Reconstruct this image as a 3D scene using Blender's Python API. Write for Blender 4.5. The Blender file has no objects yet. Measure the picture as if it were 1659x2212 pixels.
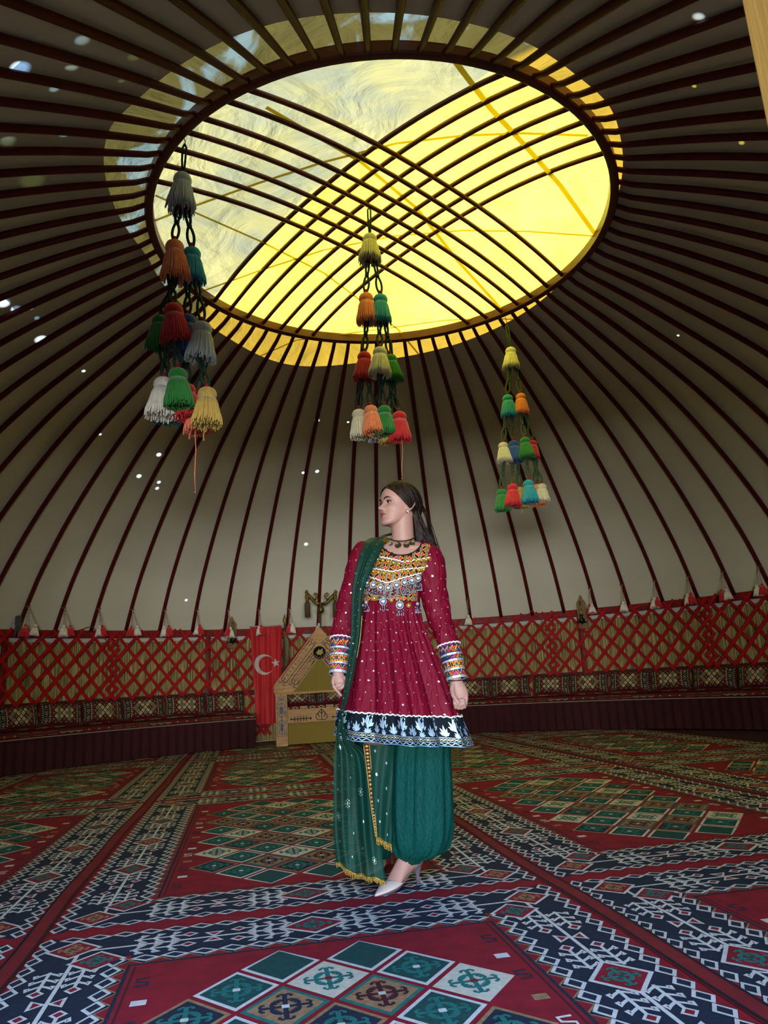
import bpy, bmesh, math, random
import numpy as np
from mathutils import Vector, Matrix
R = math.radians
pi = math.pi
sin, cos = math.sin, math.cos
random.seed(7)
sc = bpy.context.scene
COL = sc.collection

# ------------------------------------------------------------------ camera, world, sun, door light, exposure
IW, IH, FPX = 1659, 2212, 1573.3
PITCH, ROLL, CAMZ = R(12.92), R(3.18), 0.85
cam = bpy.data.cameras.new('camera')
cam.sensor_fit = 'HORIZONTAL'
cam.sensor_width = 36.0
cam.lens = 36.0 * FPX / IW
cam.clip_start = 0.05
camo = bpy.data.objects.new('camera', cam)
COL.objects.link(camo)
_f = Vector((0, cos(PITCH), sin(PITCH)))
_r0 = Vector((1, 0, 0))
_u0 = Vector((0, -sin(PITCH), cos(PITCH)))
_r = cos(ROLL) * _r0 - sin(ROLL) * _u0
_u = sin(ROLL) * _r0 + cos(ROLL) * _u0
mw = Matrix((_r, _u, -_f)).transposed().to_4x4()
mw.translation = (0, 0, CAMZ)
camo.matrix_world = mw
sc.camera = camo

world = bpy.data.worlds.new('world')
sc.world = world
world.use_nodes = True
bg = world.node_tree.nodes['Background']
bg.inputs[0].default_value = (0.55, 0.75, 1.0, 1)
bg.inputs[1].default_value = 0.55

sun = bpy.data.lights.new('sun', 'SUN')
sun.energy = 14.5
sun.angle = R(0.6)
sun.color = (1.0, 0.95, 0.84)
suno = bpy.data.objects.new('sun', sun)
COL.objects.link(suno)
suno.rotation_euler = Vector((-0.62, -0.30, -0.74)).to_track_quat('-Z', 'Y').to_euler()

door = bpy.data.lights.new('door_daylight', 'AREA')
door.shape = 'RECTANGLE'
door.size = 5.0
door.size_y = 3.0
door.energy = 1250
door.color = (0.26, 0.48, 1.0)
dooro = bpy.data.objects.new('door_daylight', door)
COL.objects.link(dooro)
dooro.location = (0.0, -3.6, 4.6)
dooro.rotation_euler = (R(52), 0, 0)

# unseen area lamp added far outside the doorway, daylight fill for the back wall
far_fill = bpy.data.lights.new('added_far_daylight', 'AREA')
far_fill.shape = 'RECTANGLE'
far_fill.size = 9.0
far_fill.size_y = 2.2
far_fill.energy = 4300
far_fill.color = (0.92, 0.95, 0.97)
far_fillo = bpy.data.objects.new('added_far_daylight', far_fill)
COL.objects.link(far_fillo)
far_fillo.location = (0.0, -12.0, 1.15)
far_fillo.rotation_euler = (R(90), 0, 0)

sc.view_settings.view_transform = 'Standard'
sc.view_settings.look = 'None'
sc.view_settings.exposure = 0.0
sc.view_settings.gamma = 1.0
sc.view_settings.use_curve_mapping = False
sc.cycles.use_denoising = True
sc.cycles.max_bounces = 10
sc.cycles.diffuse_bounces = 5
sc.cycles.transparent_max_bounces = 12
sc.cycles.sample_clamp_indirect = 6.0

# ------------------------------------------------------------------ helpers
def lin(h):
    if isinstance(h, str):
        h = h.lstrip('#')
        c = [int(h[i:i + 2], 16) / 255 for i in (0, 2, 4)]
    else:
        c = [v / 255 for v in h]
    return tuple(v / 12.92 if v <= 0.04045 else ((v + 0.055) / 1.055) ** 2.4 for v in c)

MATS = {}
def M(name, col, rough=0.65, metal=0.0, bump=None, vary=None, stretch=(1, 1, 1), spec=0.3, sheen=0.0, alpha=1.0, coat=0.0):
    if name in MATS:
        return MATS[name]
    m = bpy.data.materials.new(name)
    m.use_nodes = True
    nt = m.node_tree
    b = nt.nodes['Principled BSDF']
    c = lin(col)
    b.inputs['Base Color'].default_value = (*c, 1)
    b.inputs['Roughness'].default_value = rough
    b.inputs['Metallic'].default_value = metal
    b.inputs['Specular IOR Level'].default_value = spec
    b.inputs['Sheen Weight'].default_value = sheen
    b.inputs['Alpha'].default_value = alpha
    b.inputs['Coat Weight'].default_value = coat
    if bump or vary:
        tc = nt.nodes.new('ShaderNodeTexCoord')
        mp = nt.nodes.new('ShaderNodeMapping')
        mp.inputs['Scale'].default_value = stretch
        nt.links.new(tc.outputs['Object'], mp.inputs[0])
    if vary:
        n = nt.nodes.new('ShaderNodeTexNoise')
        n.inputs['Scale'].default_value = vary[0]
        n.inputs['Detail'].default_value = 5
        nt.links.new(mp.outputs[0], n.inputs['Vector'])
        r = nt.nodes.new('ShaderNodeValToRGB')
        a = vary[1]
        r.color_ramp.elements[0].position = 0.3
        r.color_ramp.elements[1].position = 0.7
        r.color_ramp.elements[0].color = (*[v * (1 - a) for v in c], 1)
        r.color_ramp.elements[1].color = (*[min(1, v * (1 + a)) for v in c], 1)
        nt.links.new(n.outputs['Fac'], r.inputs[0])
        nt.links.new(r.outputs[0], b.inputs['Base Color'])
    if bump:
        n2 = nt.nodes.new('ShaderNodeTexNoise')
        n2.inputs['Scale'].default_value = bump[0]
        n2.inputs['Detail'].default_value = 4
        nt.links.new(mp.outputs[0], n2.inputs['Vector'])
        bp = nt.nodes.new('ShaderNodeBump')
        bp.inputs['Strength'].default_value = bump[1]
        bp.inputs['Distance'].default_value = bump[2] if len(bump) > 2 else 0.01
        nt.links.new(n2.outputs['Fac'], bp.inputs['Height'])
        nt.links.new(bp.outputs[0], b.inputs['Normal'])
    MATS[name] = m
    return m

def ray(px, py):
    x = (px - IW / 2) / FPX
    y = -(py - IH / 2) / FPX
    return _f + _r * x + _u * y
def W(px, py, y):
    """the point of the place at depth y (metres in front of the camera) seen at photo position px, py"""
    d = ray(px, py)
    t = y / d.y
    return Vector((d.x * t, y, CAMZ + d.z * t))
AX, AY = 0.1275, 6.025            # the axis of the yurt
def proj(p):
    """photo position of a point"""
    d = Vector(p) - Vector((0, 0, CAMZ))
    w = d.dot(_f)
    return (IW / 2 + FPX * d.dot(_r) / w, IH / 2 - FPX * d.dot(_u) / w, w)
def cyl(px, py, r):
    """the point on the far side of the cylinder of radius r about the yurt's axis"""
    d = ray(px, py)
    a = d.x * d.x + d.y * d.y
    b = -(d.x * AX + d.y * AY)
    c = AX * AX + AY * AY - r * r
    t = (-b + math.sqrt(max(b * b - a * c, 0))) / a
    return Vector((d.x * t, d.y * t, CAMZ + d.z * t))
def az_of(p):
    return math.degrees(math.atan2(p.y - AY, p.x - AX))
def P(azd, r, z):
    return Vector((AX + r * cos(R(azd)), AY + r * sin(R(azd)), z))

def interp(tab, x):
    """smooth interpolation of a table of rows whose first column is x"""
    t = np.asarray(tab, float)
    X = t[:, 0]
    x = min(max(x, X[0]), X[-1])
    i = int(np.clip(np.searchsorted(X, x) - 1, 0, len(X) - 2))
    h = X[i + 1] - X[i]
    s = (x - X[i]) / h
    p1, p2 = t[i, 1:], t[i + 1, 1:]
    m1 = (t[i + 1, 1:] - t[i - 1, 1:]) / (X[i + 1] - X[i - 1]) * h if i > 0 else (p2 - p1)
    m2 = (t[i + 2, 1:] - t[i, 1:]) / (X[i + 2] - X[i]) * h if i + 2 < len(X) else (p2 - p1)
    s2, s3 = s * s, s * s * s
    return (2 * s3 - 3 * s2 + 1) * p1 + (s3 - 2 * s2 + s) * m1 + (-2 * s3 + 3 * s2) * p2 + (s3 - s2) * m2

class MB:
    """collects shapes and links them as ONE mesh object"""
    def __init__(self):
        self.v, self.f, self.m = [], [], []
    def add(self, vs, fs, mi=0):
        k = len(self.v)
        self.v.extend([tuple(p) for p in vs])
        for f in fs:
            self.f.append([i + k for i in f])
            self.m.append(mi)
        return self
    def poly(self, pts, mi=0):
        return self.add(pts, [list(range(len(pts)))], mi)
    def box(self, c, s, mi=0, rot=None, bev=0.0):
        x, y, z = s[0] / 2, s[1] / 2, s[2] / 2
        if bev <= 0:
            vs = [Vector((a * x, b * y, d * z)) for d in (-1, 1) for b in (-1, 1) for a in (-1, 1)]
            fs = [(0, 2, 3, 1), (4, 5, 7, 6), (0, 1, 5, 4), (2, 6, 7, 3), (0, 4, 6, 2), (1, 3, 7, 5)]
        else:
            vs, fs = [], []
            bm = bmesh.new()
            bmesh.ops.create_cube(bm, size=1)
            for v in bm.verts:
                v.co = Vector((v.co.x * 2 * x, v.co.y * 2 * y, v.co.z * 2 * z))
            bmesh.ops.bevel(bm, geom=bm.edges[:], offset=bev, segments=2, affect='EDGES', profile=0.5)
            bm.verts.index_update()
            vs = [v.co.copy() for v in bm.verts]
            fs = [[v.index for v in f.verts] for f in bm.faces]
            bm.free()
        q = Vector(c)
        if rot is not None:
            vs = [rot @ v for v in vs]
        return self.add([v + q for v in vs], fs, mi)
    def rings(self, rings, mi=0, close=True, cap0=True, cap1=True):
        n = len(rings[0])
        vs = [p for r in rings for p in r]
        fs = []
        for i in range(len(rings) - 1):
            for j in range(n if close else n - 1):
                k = (j + 1) % n
                fs.append((i * n + j, i * n + k, (i + 1) * n + k, (i + 1) * n + j))
        if cap0 and close:
            fs.append(tuple(range(n))[::-1])
        if cap1 and close:
            b = (len(rings) - 1) * n
            fs.append(tuple(b + j for j in range(n)))
        return self.add(vs, fs, mi)
    def tube(self, path, rad, n=8, mi=0, flat=1.0, up=None):
        path = [Vector(p) for p in path]
        if not hasattr(rad, '__len__'):
            rad = [rad] * len(path)
        rs = []
        prev = None
        for i, p in enumerate(path):
            a = path[max(i - 1, 0)]
            b = path[min(i + 1, len(path) - 1)]
            t = (b - a)
            t = t.normalized() if t.length > 1e-9 else Vector((0, 0, 1))
            if prev is None:
                ref = Vector(up) if up is not None else (Vector((0, 0, 1)) if abs(t.z) < 0.9 else Vector((0, 1, 0)))
                s = t.cross(ref).normalized()
            else:
                s = (prev - t * prev.dot(t)).normalized()
            prev = s
            w = t.cross(s)
            rs.append([p + s * (cos(2 * pi * k / n) * rad[i]) + w * (sin(2 * pi * k / n) * rad[i] * flat) for k in range(n)])
        return self.rings(rs, mi)
    def lathe(self, prof, c=(0, 0, 0), n=20, mi=0, axis=None):
        q = Vector(c)
        rs = [[Vector((r * cos(2 * pi * k / n), r * sin(2 * pi * k / n), z)) for k in range(n)] for r, z in prof]
        if axis is not None:
            rot = Vector((0, 0, 1)).rotation_difference(Vector(axis)).to_matrix()
            rs = [[rot @ p for p in r] for r in rs]
        return self.rings([[p + q for p in r] for r in rs], mi)
    def ball(self, c, r, n=12, mi=0, sc3=(1, 1, 1)):
        m = max(4, n // 2)
        q = Vector(c)
        rs = []
        for i in range(m + 1):
            a = pi * (i + 0.02 if i == 0 else (i - 0.02 if i == m else i)) / m
            rs.append([q + Vector((r * sin(a) * cos(2 * pi * k / n) * sc3[0], r * sin(a) * sin(2 * pi * k / n) * sc3[1], -r * cos(a) * sc3[2])) for k in range(n)])
        return self.rings(rs, mi)
    def grid(self, fn, nu, nv, mi=0, closeu=False):
        vs = [fn(i / nu, j / nv) for j in range(nv + 1) for i in range(nu if closeu else nu + 1)]
        w = nu if closeu else nu + 1
        fs = []
        for j in range(nv):
            for i in range(nu):
                k = (i + 1) % w
                fs.append((j * w + i, j * w + k, (j + 1) * w + k, (j + 1) * w + i))
        return self.add(vs, fs, mi)
    def build(self, name, mats, parent=None, smooth=True, autos=None):
        me = bpy.data.meshes.new(name)
        me.from_pydata(self.v, [], self.f)
        if not isinstance(mats, (list, tuple)):
            mats = [mats]
        for m in mats:
            me.materials.append(m)
        if len(mats) > 1:
            me.polygons.foreach_set('material_index', np.array(self.m, np.int32))
        if smooth:
            me.polygons.foreach_set('use_smooth', np.ones(len(self.f), bool))
            if autos:
                me.set_sharp_from_angle(angle=R(autos))
        me.update()
        o = bpy.data.objects.new(name, me)
        COL.objects.link(o)
        if parent is not None:
            o.parent = parent
        return o

def tag(o, label=None, cat=None, group=None, kind=None):
    if label: o['label'] = label
    if cat: o['category'] = cat
    if group: o['group'] = group
    if kind: o['kind'] = kind
    return o
def thing(name, label, cat, loc=(0, 0, 0), rotz=0.0, group=None):
    o = bpy.data.objects.new(name, None)
    o.empty_display_size = 0.1
    COL.objects.link(o)
    o.location = loc
    o.rotation_euler = (0, 0, rotz)
    return tag(o, label, cat, group)
def struct(o):
    return tag(o, kind='structure')
def copy_tree(o, parent=None):
    c = o.copy()
    COL.objects.link(c)
    c.parent = parent
    for ch in list(o.children):
        copy_tree(ch, c)
    return c
ORD = ['', 'first', 'second', 'third', 'fourth', 'fifth', 'sixth', 'seventh', 'eighth', 'ninth', 'tenth', 'eleventh', 'twelfth', 'thirteenth',
       'fourteenth', 'fifteenth', 'sixteenth', 'seventeenth', 'eighteenth', 'nineteenth', 'twentieth'] + ['%dth' % i for i in range(21, 60)]

class Pat:
    """flat woven or embroidered pattern: polygons (list of 2-D points, colour index, layer)"""
    def __init__(self):
        self.p = []
    def poly(self, pts, c, l):
        self.p.append(([tuple(q) for q in pts], c, l))
    def rect(self, x0, y0, x1, y1, c, l):
        self.poly([(x0, y0), (x1, y0), (x1, y1), (x0, y1)], c, l)
    def dia(self, x, y, a, b, c, l):
        self.poly([(x - a, y), (x, y - b), (x + a, y), (x, y + b)], c, l)
    def disc(self, x, y, r, c, l, n=10, ry=None):
        ry = ry or r
        self.poly([(x + r * cos(2 * pi * k / n), y + ry * sin(2 * pi * k / n)) for k in range(n)], c, l)
    def stroke(self, pts, w, c, l):
        pts = [Vector((p[0], p[1])) for p in pts]
        n = len(pts)
        L, Rr = [], []
        for i, p in enumerate(pts):
            a = pts[max(0, i - 1)]
            b = pts[min(n - 1, i + 1)]
            t = (b - a)
            t = t.normalized() if t.length > 0 else Vector((1, 0))
            nn = Vector((-t.y, t.x)) * (w / 2)
            L.append(p + nn)
            Rr.append(p - nn)
        for i in range(n - 1):
            self.poly([Rr[i], Rr[i + 1], L[i + 1], L[i]], c, l)
    def emit(self, mb, fn, keep=None):
        for pts, c, l in self.p:
            if keep is not None:
                cx = sum(q[0] for q in pts) / len(pts)
                cy = sum(q[1] for q in pts) / len(pts)
                if not keep(cx, cy):
                    continue
            mb.poly([fn(q[0], q[1], l) for q in pts], c)

def curl(cx, cy, r0, r1, a0, a1, n=9):
    """spiral arc points"""
    return [(cx + (r0 + (r1 - r0) * i / n) * cos(R(a0 + (a1 - a0) * i / n)), cy + (r0 + (r1 - r0) * i / n) * sin(R(a0 + (a1 - a0) * i / n))) for i in range(n + 1)]
def star_pts(cx, cy, r, n=5, ri=0.382, a0=90):
    return [(cx + (r if k % 2 == 0 else r * ri) * cos(R(a0 + 180 * k / n)), cy + (r if k % 2 == 0 else r * ri) * sin(R(a0 + 180 * k / n))) for k in range(2 * n)]

def hook_cross(pt, x, y, a, b, c, l, w, cc=None):
    """the four-armed horned motif inside a diamond of half sizes a, b"""
    k = 0
    for sx, sy in ((1, 0), (-1, 0), (0, 1), (0, -1)):
        def q(u, v):
            # u along the arm, v across it
            return (x + (sx * u - sy * v) * a, y + (sy * u + sx * v) * b)
        pt.stroke([q(0, 0), q(0.34, 0), q(0.66, 0)], w, c, l + 0.05 * k)
        k += 1
        for s in (1, -1):
            pt.stroke([q(0.30, 0), q(0.36, 0.14 * s), q(0.31, 0.26 * s), q(0.20, 0.29 * s), q(0.15, 0.22 * s)], w * 0.85, c, l + 0.05 * k)
            k += 1
            pt.stroke([q(0.62, 0), q(0.66, 0.10 * s), q(0.60, 0.18 * s), q(0.53, 0.17 * s)], w * 0.75, c, l + 0.05 * k)
            k += 1
    if cc is not None:
        pt.rect(x - w * 0.75, y - w * 0.75, x + w * 0.75, y + w * 0.75, cc, l + 1)

# ------------------------------------------------------------------ the setting: floor, wall, roof
RL, ZW, ZR, RR = 6.342, 1.762, 4.818, 2.031
PROF = [(1.98, 4.85), (2.7, 4.57), (3.3, 4.30), (3.9, 4.0), (4.4, 3.69), (4.85, 3.36), (5.25, 3.03), (5.6, 2.70), (5.9, 2.38), (6.15, 2.05), (6.342, 1.77), (6.6, 1.36)]
def prof(r):
    return float(interp(PROF, r)[0])
def hit(px, py, zf, t0=1.5, t1=16.0):
    """first point along the ray of px, py that lies above the surface z = zf(r)"""
    d = ray(px, py)
    t = t0
    while t < t1:
        p = Vector((d.x * t, d.y * t, CAMZ + d.z * t))
        if p.z > zf(math.hypot(p.x - AX, p.y - AY)):
            return p
        t += 0.01
    return p

fb = MB()
fb.lathe([(6.62, -0.06), (6.62, -0.006), (0.001, -0.006)], c=(AX, AY, 0), n=96)
struct(fb.build('floor', M('floor_underlay', '#3a1a1c', 0.9), smooth=False))

def reed_material():
    m = bpy.data.materials.new('reed_mat')
    m.use_nodes = True
    nt = m.node_tree
    b = nt.nodes['Principled BSDF']
    b.inputs['Roughness'].default_value = 0.75
    uv = nt.nodes.new('ShaderNodeTexCoord')
    mp = nt.nodes.new('ShaderNodeMapping')
    mp.inputs['Scale'].default_value = (2600, 3.5, 1)
    nt.links.new(uv.outputs['UV'], mp.inputs[0])
    n = nt.nodes.new('ShaderNodeTexNoise')
    n.inputs['Scale'].default_value = 1.0
    n.inputs['Detail'].default_value = 6
    nt.links.new(mp.outputs[0], n.inputs['Vector'])
    r = nt.nodes.new('ShaderNodeValToRGB')
    e = r.color_ramp.elements
    e[0].position, e[0].color = 0.34, (*lin('#3a3018'), 1)
    e[1].position, e[1].color = 0.66, (*lin('#c4ad70'), 1)
    k = r.color_ramp.elements.new(0.5)
    k.color = (*lin('#98824a'), 1)
    nt.links.new(n.outputs['Fac'], r.inputs[0])
    nt.links.new(r.outputs[0], b.inputs['Base Color'])
    bp = nt.nodes.new('ShaderNodeBump')
    bp.inputs['Strength'].default_value = 0.7
    bp.inputs['Distance'].default_value = 0.01
    nt.links.new(n.outputs['Fac'], bp.inputs['Height'])
    nt.links.new(bp.outputs[0], b.inputs['Normal'])
    return m
def wall(name, a0, a1, z0, z1, r, mat, n=160, wav=0.0):
    mb = MB()
    def fn(s, t):
        a = a0 + (a1 - a0) * s
        return P(a, r + wav * sin(a * 5.2) , z0 + (z1 - z0) * t + (wav * 1.4 * abs(sin(a * 1.63)) if t < 0.01 else 0))
    mb.grid(fn, n, 4)
    o = mb.build(name, mat)
    uvl = o.data.uv_layers.new(name='UVMap')
    for l in o.data.loops:
        i = l.vertex_index
        uvl.data[l.index].uv = ((i % (n + 1)) / n * (a1 - a0) / 360.0, (i // (n + 1)) / 4)
    return struct(o)
wall('wall_back', -76, 256, 0.0, 1.66, 6.45, reed_material(), 240)
wall('trim_1', -76, 256, 1.59, 1.80, 6.43, M('white_felt_edge', '#c9c7b8', 0.9), 700, 0.012)

def felt_material():
    m = bpy.data.materials.new('roof_felt')
    m.use_nodes = True
    nt = m.node_tree
    b = nt.nodes['Principled BSDF']
    out = nt.nodes['Material Output']
    b.inputs['Roughness'].default_value = 0.95
    b.inputs['Specular IOR Level'].default_value = 0.1
    tc = nt.nodes.new('ShaderNodeTexCoord')
    n = nt.nodes.new('ShaderNodeTexNoise')
    n.inputs['Scale'].default_value = 1.3
    n.inputs['Detail'].default_value = 6
    nt.links.new(tc.outputs['Object'], n.inputs['Vector'])
    r = nt.nodes.new('ShaderNodeValToRGB')
    r.color_ramp.elements[0].position, r.color_ramp.elements[0].color = 0.3, (*lin('#cfcab4'), 1)
    r.color_ramp.elements[1].position, r.color_ramp.elements[1].color = 0.75, (*lin('#dad5c0'), 1)
    nt.links.new(n.outputs['Fac'], r.inputs[0])
    nt.links.new(r.outputs[0], b.inputs['Base Color'])
    # thin worn spots of the felt that let daylight through
    spots = [(45, 150, 20), (155, 148, 13), (178, 88, 15), (289, 123, 14), (262, 174, 8), (328, 175, 9), (115, 188, 11), (137, 290, 10), (18, 306, 16),
             (70, 388, 27), (134, 330, 8), (8, 655, 14), (35, 667, 11), (88, 733, 13), (66, 664, 6), (80, 688, 6), (180, 800, 5), (216, 937, 4), (343, 982, 6), (300, 1028, 6),
             (343, 1041, 5), (339, 1054, 5), (402, 1296, 4), (661, 1175, 5), (685, 908, 6), (685, 1018, 5), (655, 1021, 4), (752, 912, 3), (1311, 926, 4), (1465, 724, 3),
             (1510, 32, 12), (1500, 185, 5), (1578, 254, 7), (1602, 308, 6), (1140, 108, 8)]
    last = None
    for k, (px, py, rad) in enumerate(spots):
        p = hit(px, py, lambda q: prof(q) + 0.045 if q > 1.98 else 9)
        dist = (p - Vector((0, 0, CAMZ))).length
        rm = rad * 0.8 * dist / FPX
        vm = nt.nodes.new('ShaderNodeVectorMath')
        vm.operation = 'DISTANCE'
        vm.inputs[1].default_value = p
        nt.links.new(tc.outputs['Object'], vm.inputs[0])
        mr = nt.nodes.new('ShaderNodeMapRange')
        mr.inputs['From Min'].default_value = rm * 1.25
        mr.inputs['From Max'].default_value = rm * 0.6
        mr.inputs['To Min'].default_value = 0
        mr.inputs['To Max'].default_value = 1
        nt.links.new(vm.outputs['Value'], mr.inputs['Value'])
        if last is None:
            last = mr.outputs[0]
        else:
            mx = nt.nodes.new('ShaderNodeMath')
            mx.operation = 'MAXIMUM'
            nt.links.new(last, mx.inputs[0])
            nt.links.new(mr.outputs[0], mx.inputs[1])
            last = mx.outputs[0]
    tr = nt.nodes.new('ShaderNodeBsdfTranslucent')
    tr.inputs[0].default_value = (0.55, 0.66, 0.68, 1)
    mix = nt.nodes.new('ShaderNodeMixShader')
    nt.links.new(last, mix.inputs[0])
    nt.links.new(b.outputs[0], mix.inputs[1])
    nt.links.new(tr.outputs[0], mix.inputs[2])
    nt.links.new(mix.outputs[0], out.inputs[0])
    return m
HOLE = [(-200, 2.28), (-182, 2.20), (-160, 2.34), (-138, 2.54), (-129, 2.52), (-106, 2.54), (-92, 2.48), (-78, 2.41), (-66, 2.35), (-54, 2.28), (-43, 2.26), (-30, 2.18), (-10, 2.10),
        (8, 2.09), (22, 2.10), (41, 2.19), (66, 2.31), (95, 2.43), (118, 2.56), (141, 2.38), (160, 2.28), (178, 2.20)]
def hole(a):
    return float(interp(HOLE, (a + 182) % 360 - 182)[0])
rb = MB()
def roof_fn(s, t):
    a = 360 * s
    r0 = hole(a)
    r = r0 + (6.56 - r0) * t
    return P(a, r, prof(r) + 0.045 + 0.012 * sin(a * 0.9) * sin(t * 9) + 0.006 * sin(R(a) * 78) * sin(pi * t))
rb.grid(roof_fn, 312, 48, closeu=True)
# the doorway behind the camera: the felt is cut away above the opening up to the door head
def over_door(f):
    c = sum((Vector(rb.v[i]) for i in f), Vector()) / len(f)
    a = az_of(c)
    return -105 < a < -77 and c.z < 2.36
rb.f = [f for f in rb.f if not over_door(f)]
rb.m = [0] * len(rb.f)
struct(rb.build('ceiling', felt_material()))

# ------------------------------------------------------------------ canvas cover over the crown
COV = [(0, ZR + 0.36), (0.6, ZR + 0.33), (1.2, ZR + 0.24), (1.7, ZR + 0.14), (2.1, ZR + 0.075), (2.6, prof(2.6) + 0.11), (3.3, prof(3.3) + 0.11)]
def covz(r):
    return float(interp(COV, min(r, 3.3))[0])
def canvas_material():
    m = bpy.data.materials.new('cream_canvas')
    m.use_nodes = True
    nt = m.node_tree
    nt.nodes.remove(nt.nodes['Principled BSDF'])
    out = nt.nodes['Material Output']
    tc = nt.nodes.new('ShaderNodeTexCoord')
    n = nt.nodes.new('ShaderNodeTexNoise')
    n.inputs['Scale'].default_value = 2.2
    n.inputs['Detail'].default_value = 8
    n.inputs['Distortion'].default_value = 0.6
    nt.links.new(tc.outputs['Object'], n.inputs['Vector'])
    r = nt.nodes.new('ShaderNodeValToRGB')
    r.color_ramp.elements[0].position, r.color_ramp.elements[0].color = 0.30, (0.84, 0.78, 0.075, 1)
    r.color_ramp.elements[1].position, r.color_ramp.elements[1].color = 0.62, (0.99, 0.94, 0.115, 1)
    nt.links.new(n.outputs['Fac'], r.inputs[0])
    # paler, dimmer tone set into the canvas colour beyond the outermost bar
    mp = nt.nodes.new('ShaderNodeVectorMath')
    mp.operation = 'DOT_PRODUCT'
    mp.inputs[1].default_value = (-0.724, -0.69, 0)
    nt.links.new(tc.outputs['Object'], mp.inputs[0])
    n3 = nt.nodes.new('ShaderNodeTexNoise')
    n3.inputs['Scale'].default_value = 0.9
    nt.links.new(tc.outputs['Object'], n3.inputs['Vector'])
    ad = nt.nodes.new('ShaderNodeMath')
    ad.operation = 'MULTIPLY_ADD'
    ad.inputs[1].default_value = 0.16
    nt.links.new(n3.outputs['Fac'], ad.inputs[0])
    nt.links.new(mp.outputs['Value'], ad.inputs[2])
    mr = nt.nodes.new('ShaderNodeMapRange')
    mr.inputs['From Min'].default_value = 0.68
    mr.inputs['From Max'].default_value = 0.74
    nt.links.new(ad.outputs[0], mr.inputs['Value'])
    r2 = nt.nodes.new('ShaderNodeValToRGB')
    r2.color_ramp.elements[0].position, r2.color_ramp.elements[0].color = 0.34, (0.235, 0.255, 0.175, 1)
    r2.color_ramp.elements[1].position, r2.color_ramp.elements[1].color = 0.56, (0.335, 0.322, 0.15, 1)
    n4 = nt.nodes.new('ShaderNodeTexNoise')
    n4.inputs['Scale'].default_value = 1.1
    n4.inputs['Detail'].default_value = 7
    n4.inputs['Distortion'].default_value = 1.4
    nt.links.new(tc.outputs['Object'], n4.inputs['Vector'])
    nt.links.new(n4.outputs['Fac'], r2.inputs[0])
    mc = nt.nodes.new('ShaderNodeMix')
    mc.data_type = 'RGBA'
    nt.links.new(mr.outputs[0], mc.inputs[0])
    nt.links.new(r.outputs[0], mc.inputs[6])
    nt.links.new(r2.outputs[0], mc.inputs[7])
    tr = nt.nodes.new('ShaderNodeBsdfTranslucent')
    df = nt.nodes.new('ShaderNodeBsdfDiffuse')
    df.inputs[0].default_value = (0.6, 0.57, 0.4, 1)
    # the doubled, deeper coloured border cloth outside the crown ring
    r3 = nt.nodes.new('ShaderNodeValToRGB')
    r3.color_ramp.elements[0].position, r3.color_ramp.elements[0].color = 0.54, (0.075, 0.063, 0.018, 1)
    r3.color_ramp.elements[1].position, r3.color_ramp.elements[1].color = 0.60, (0.13, 0.185, 0.185, 1)
    nt.links.new(n4.outputs['Fac'], r3.inputs[0])
    mb_ = nt.nodes.new('ShaderNodeMix')
    mb_.data_type = 'RGBA'
    nt.links.new(mr.outputs[0], mb_.inputs[0])
    mb_.inputs[6].default_value = (0.28, 0.185, 0.022, 1)
    nt.links.new(r3.outputs[0], mb_.inputs[7])
    vl = nt.nodes.new('ShaderNodeVectorMath')
    vl.operation = 'MULTIPLY'
    vl.inputs[1].default_value = (1, 1, 0)
    nt.links.new(tc.outputs['Object'], vl.inputs[0])
    ln_ = nt.nodes.new('ShaderNodeVectorMath')
    ln_.operation = 'LENGTH'
    nt.links.new(vl.outputs[0], ln_.inputs[0])
    gt_ = nt.nodes.new('ShaderNodeMath')
    gt_.operation = 'GREATER_THAN'
    gt_.inputs[1].default_value = 2.06
    nt.links.new(ln_.outputs['Value'], gt_.inputs[0])
    mo = nt.nodes.new('ShaderNodeMix')
    mo.data_type = 'RGBA'
    nt.links.new(gt_.outputs[0], mo.inputs[0])
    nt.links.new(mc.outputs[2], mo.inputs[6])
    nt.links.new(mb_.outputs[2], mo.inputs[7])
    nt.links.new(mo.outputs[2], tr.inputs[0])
    mix = nt.nodes.new('ShaderNodeMixShader')
    mix.inputs[0].default_value = 0.22
    n2 = nt.nodes.new('ShaderNodeTexNoise')
    n2.inputs['Scale'].default_value = 1.6
    n2.inputs['Detail'].default_value = 6
    n2.inputs['Distortion'].default_value = 1.2
    nt.links.new(tc.outputs['Object'], n2.inputs['Vector'])
    bp = nt.nodes.new('ShaderNodeBump')
    bp.inputs['Strength'].default_value = 0.9
    bp.inputs['Distance'].default_value = 0.10
    nt.links.new(n2.outputs['Fac'], bp.inputs['Height'])
    nt.links.new(bp.outputs[0], tr.inputs['Normal'])
    nt.links.new(tr.outputs[0], mix.inputs[1])
    nt.links.new(df.outputs[0], mix.inputs[2])
    nt.links.new(mix.outputs[0], out.inputs[0])
    return m
def translucent(name, col, trans=0.8):
    m = bpy.data.materials.new(name)
    m.use_nodes = True
    nt = m.node_tree
    nt.nodes.remove(nt.nodes['Principled BSDF'])
    tr = nt.nodes.new('ShaderNodeBsdfTranslucent')
    df = nt.nodes.new('ShaderNodeBsdfDiffuse')
    tr.inputs[0].default_value = (*lin(col), 1)
    df.inputs[0].default_value = (*lin(col), 1)
    mix = nt.nodes.new('ShaderNodeMixShader')
    mix.inputs[0].default_value = 1 - trans
    nt.links.new(tr.outputs[0], mix.inputs[1])
    nt.links.new(df.outputs[0], mix.inputs[2])
    nt.links.new(mix.outputs[0], nt.nodes['Material Output'].inputs[0])
    return m
cv = thing('canvas_cover', 'cream yellow sunlit canvas cover stretched over the round crown opening', 'canvas cover', (AX, AY, ZR))
cb = MB()
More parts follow.
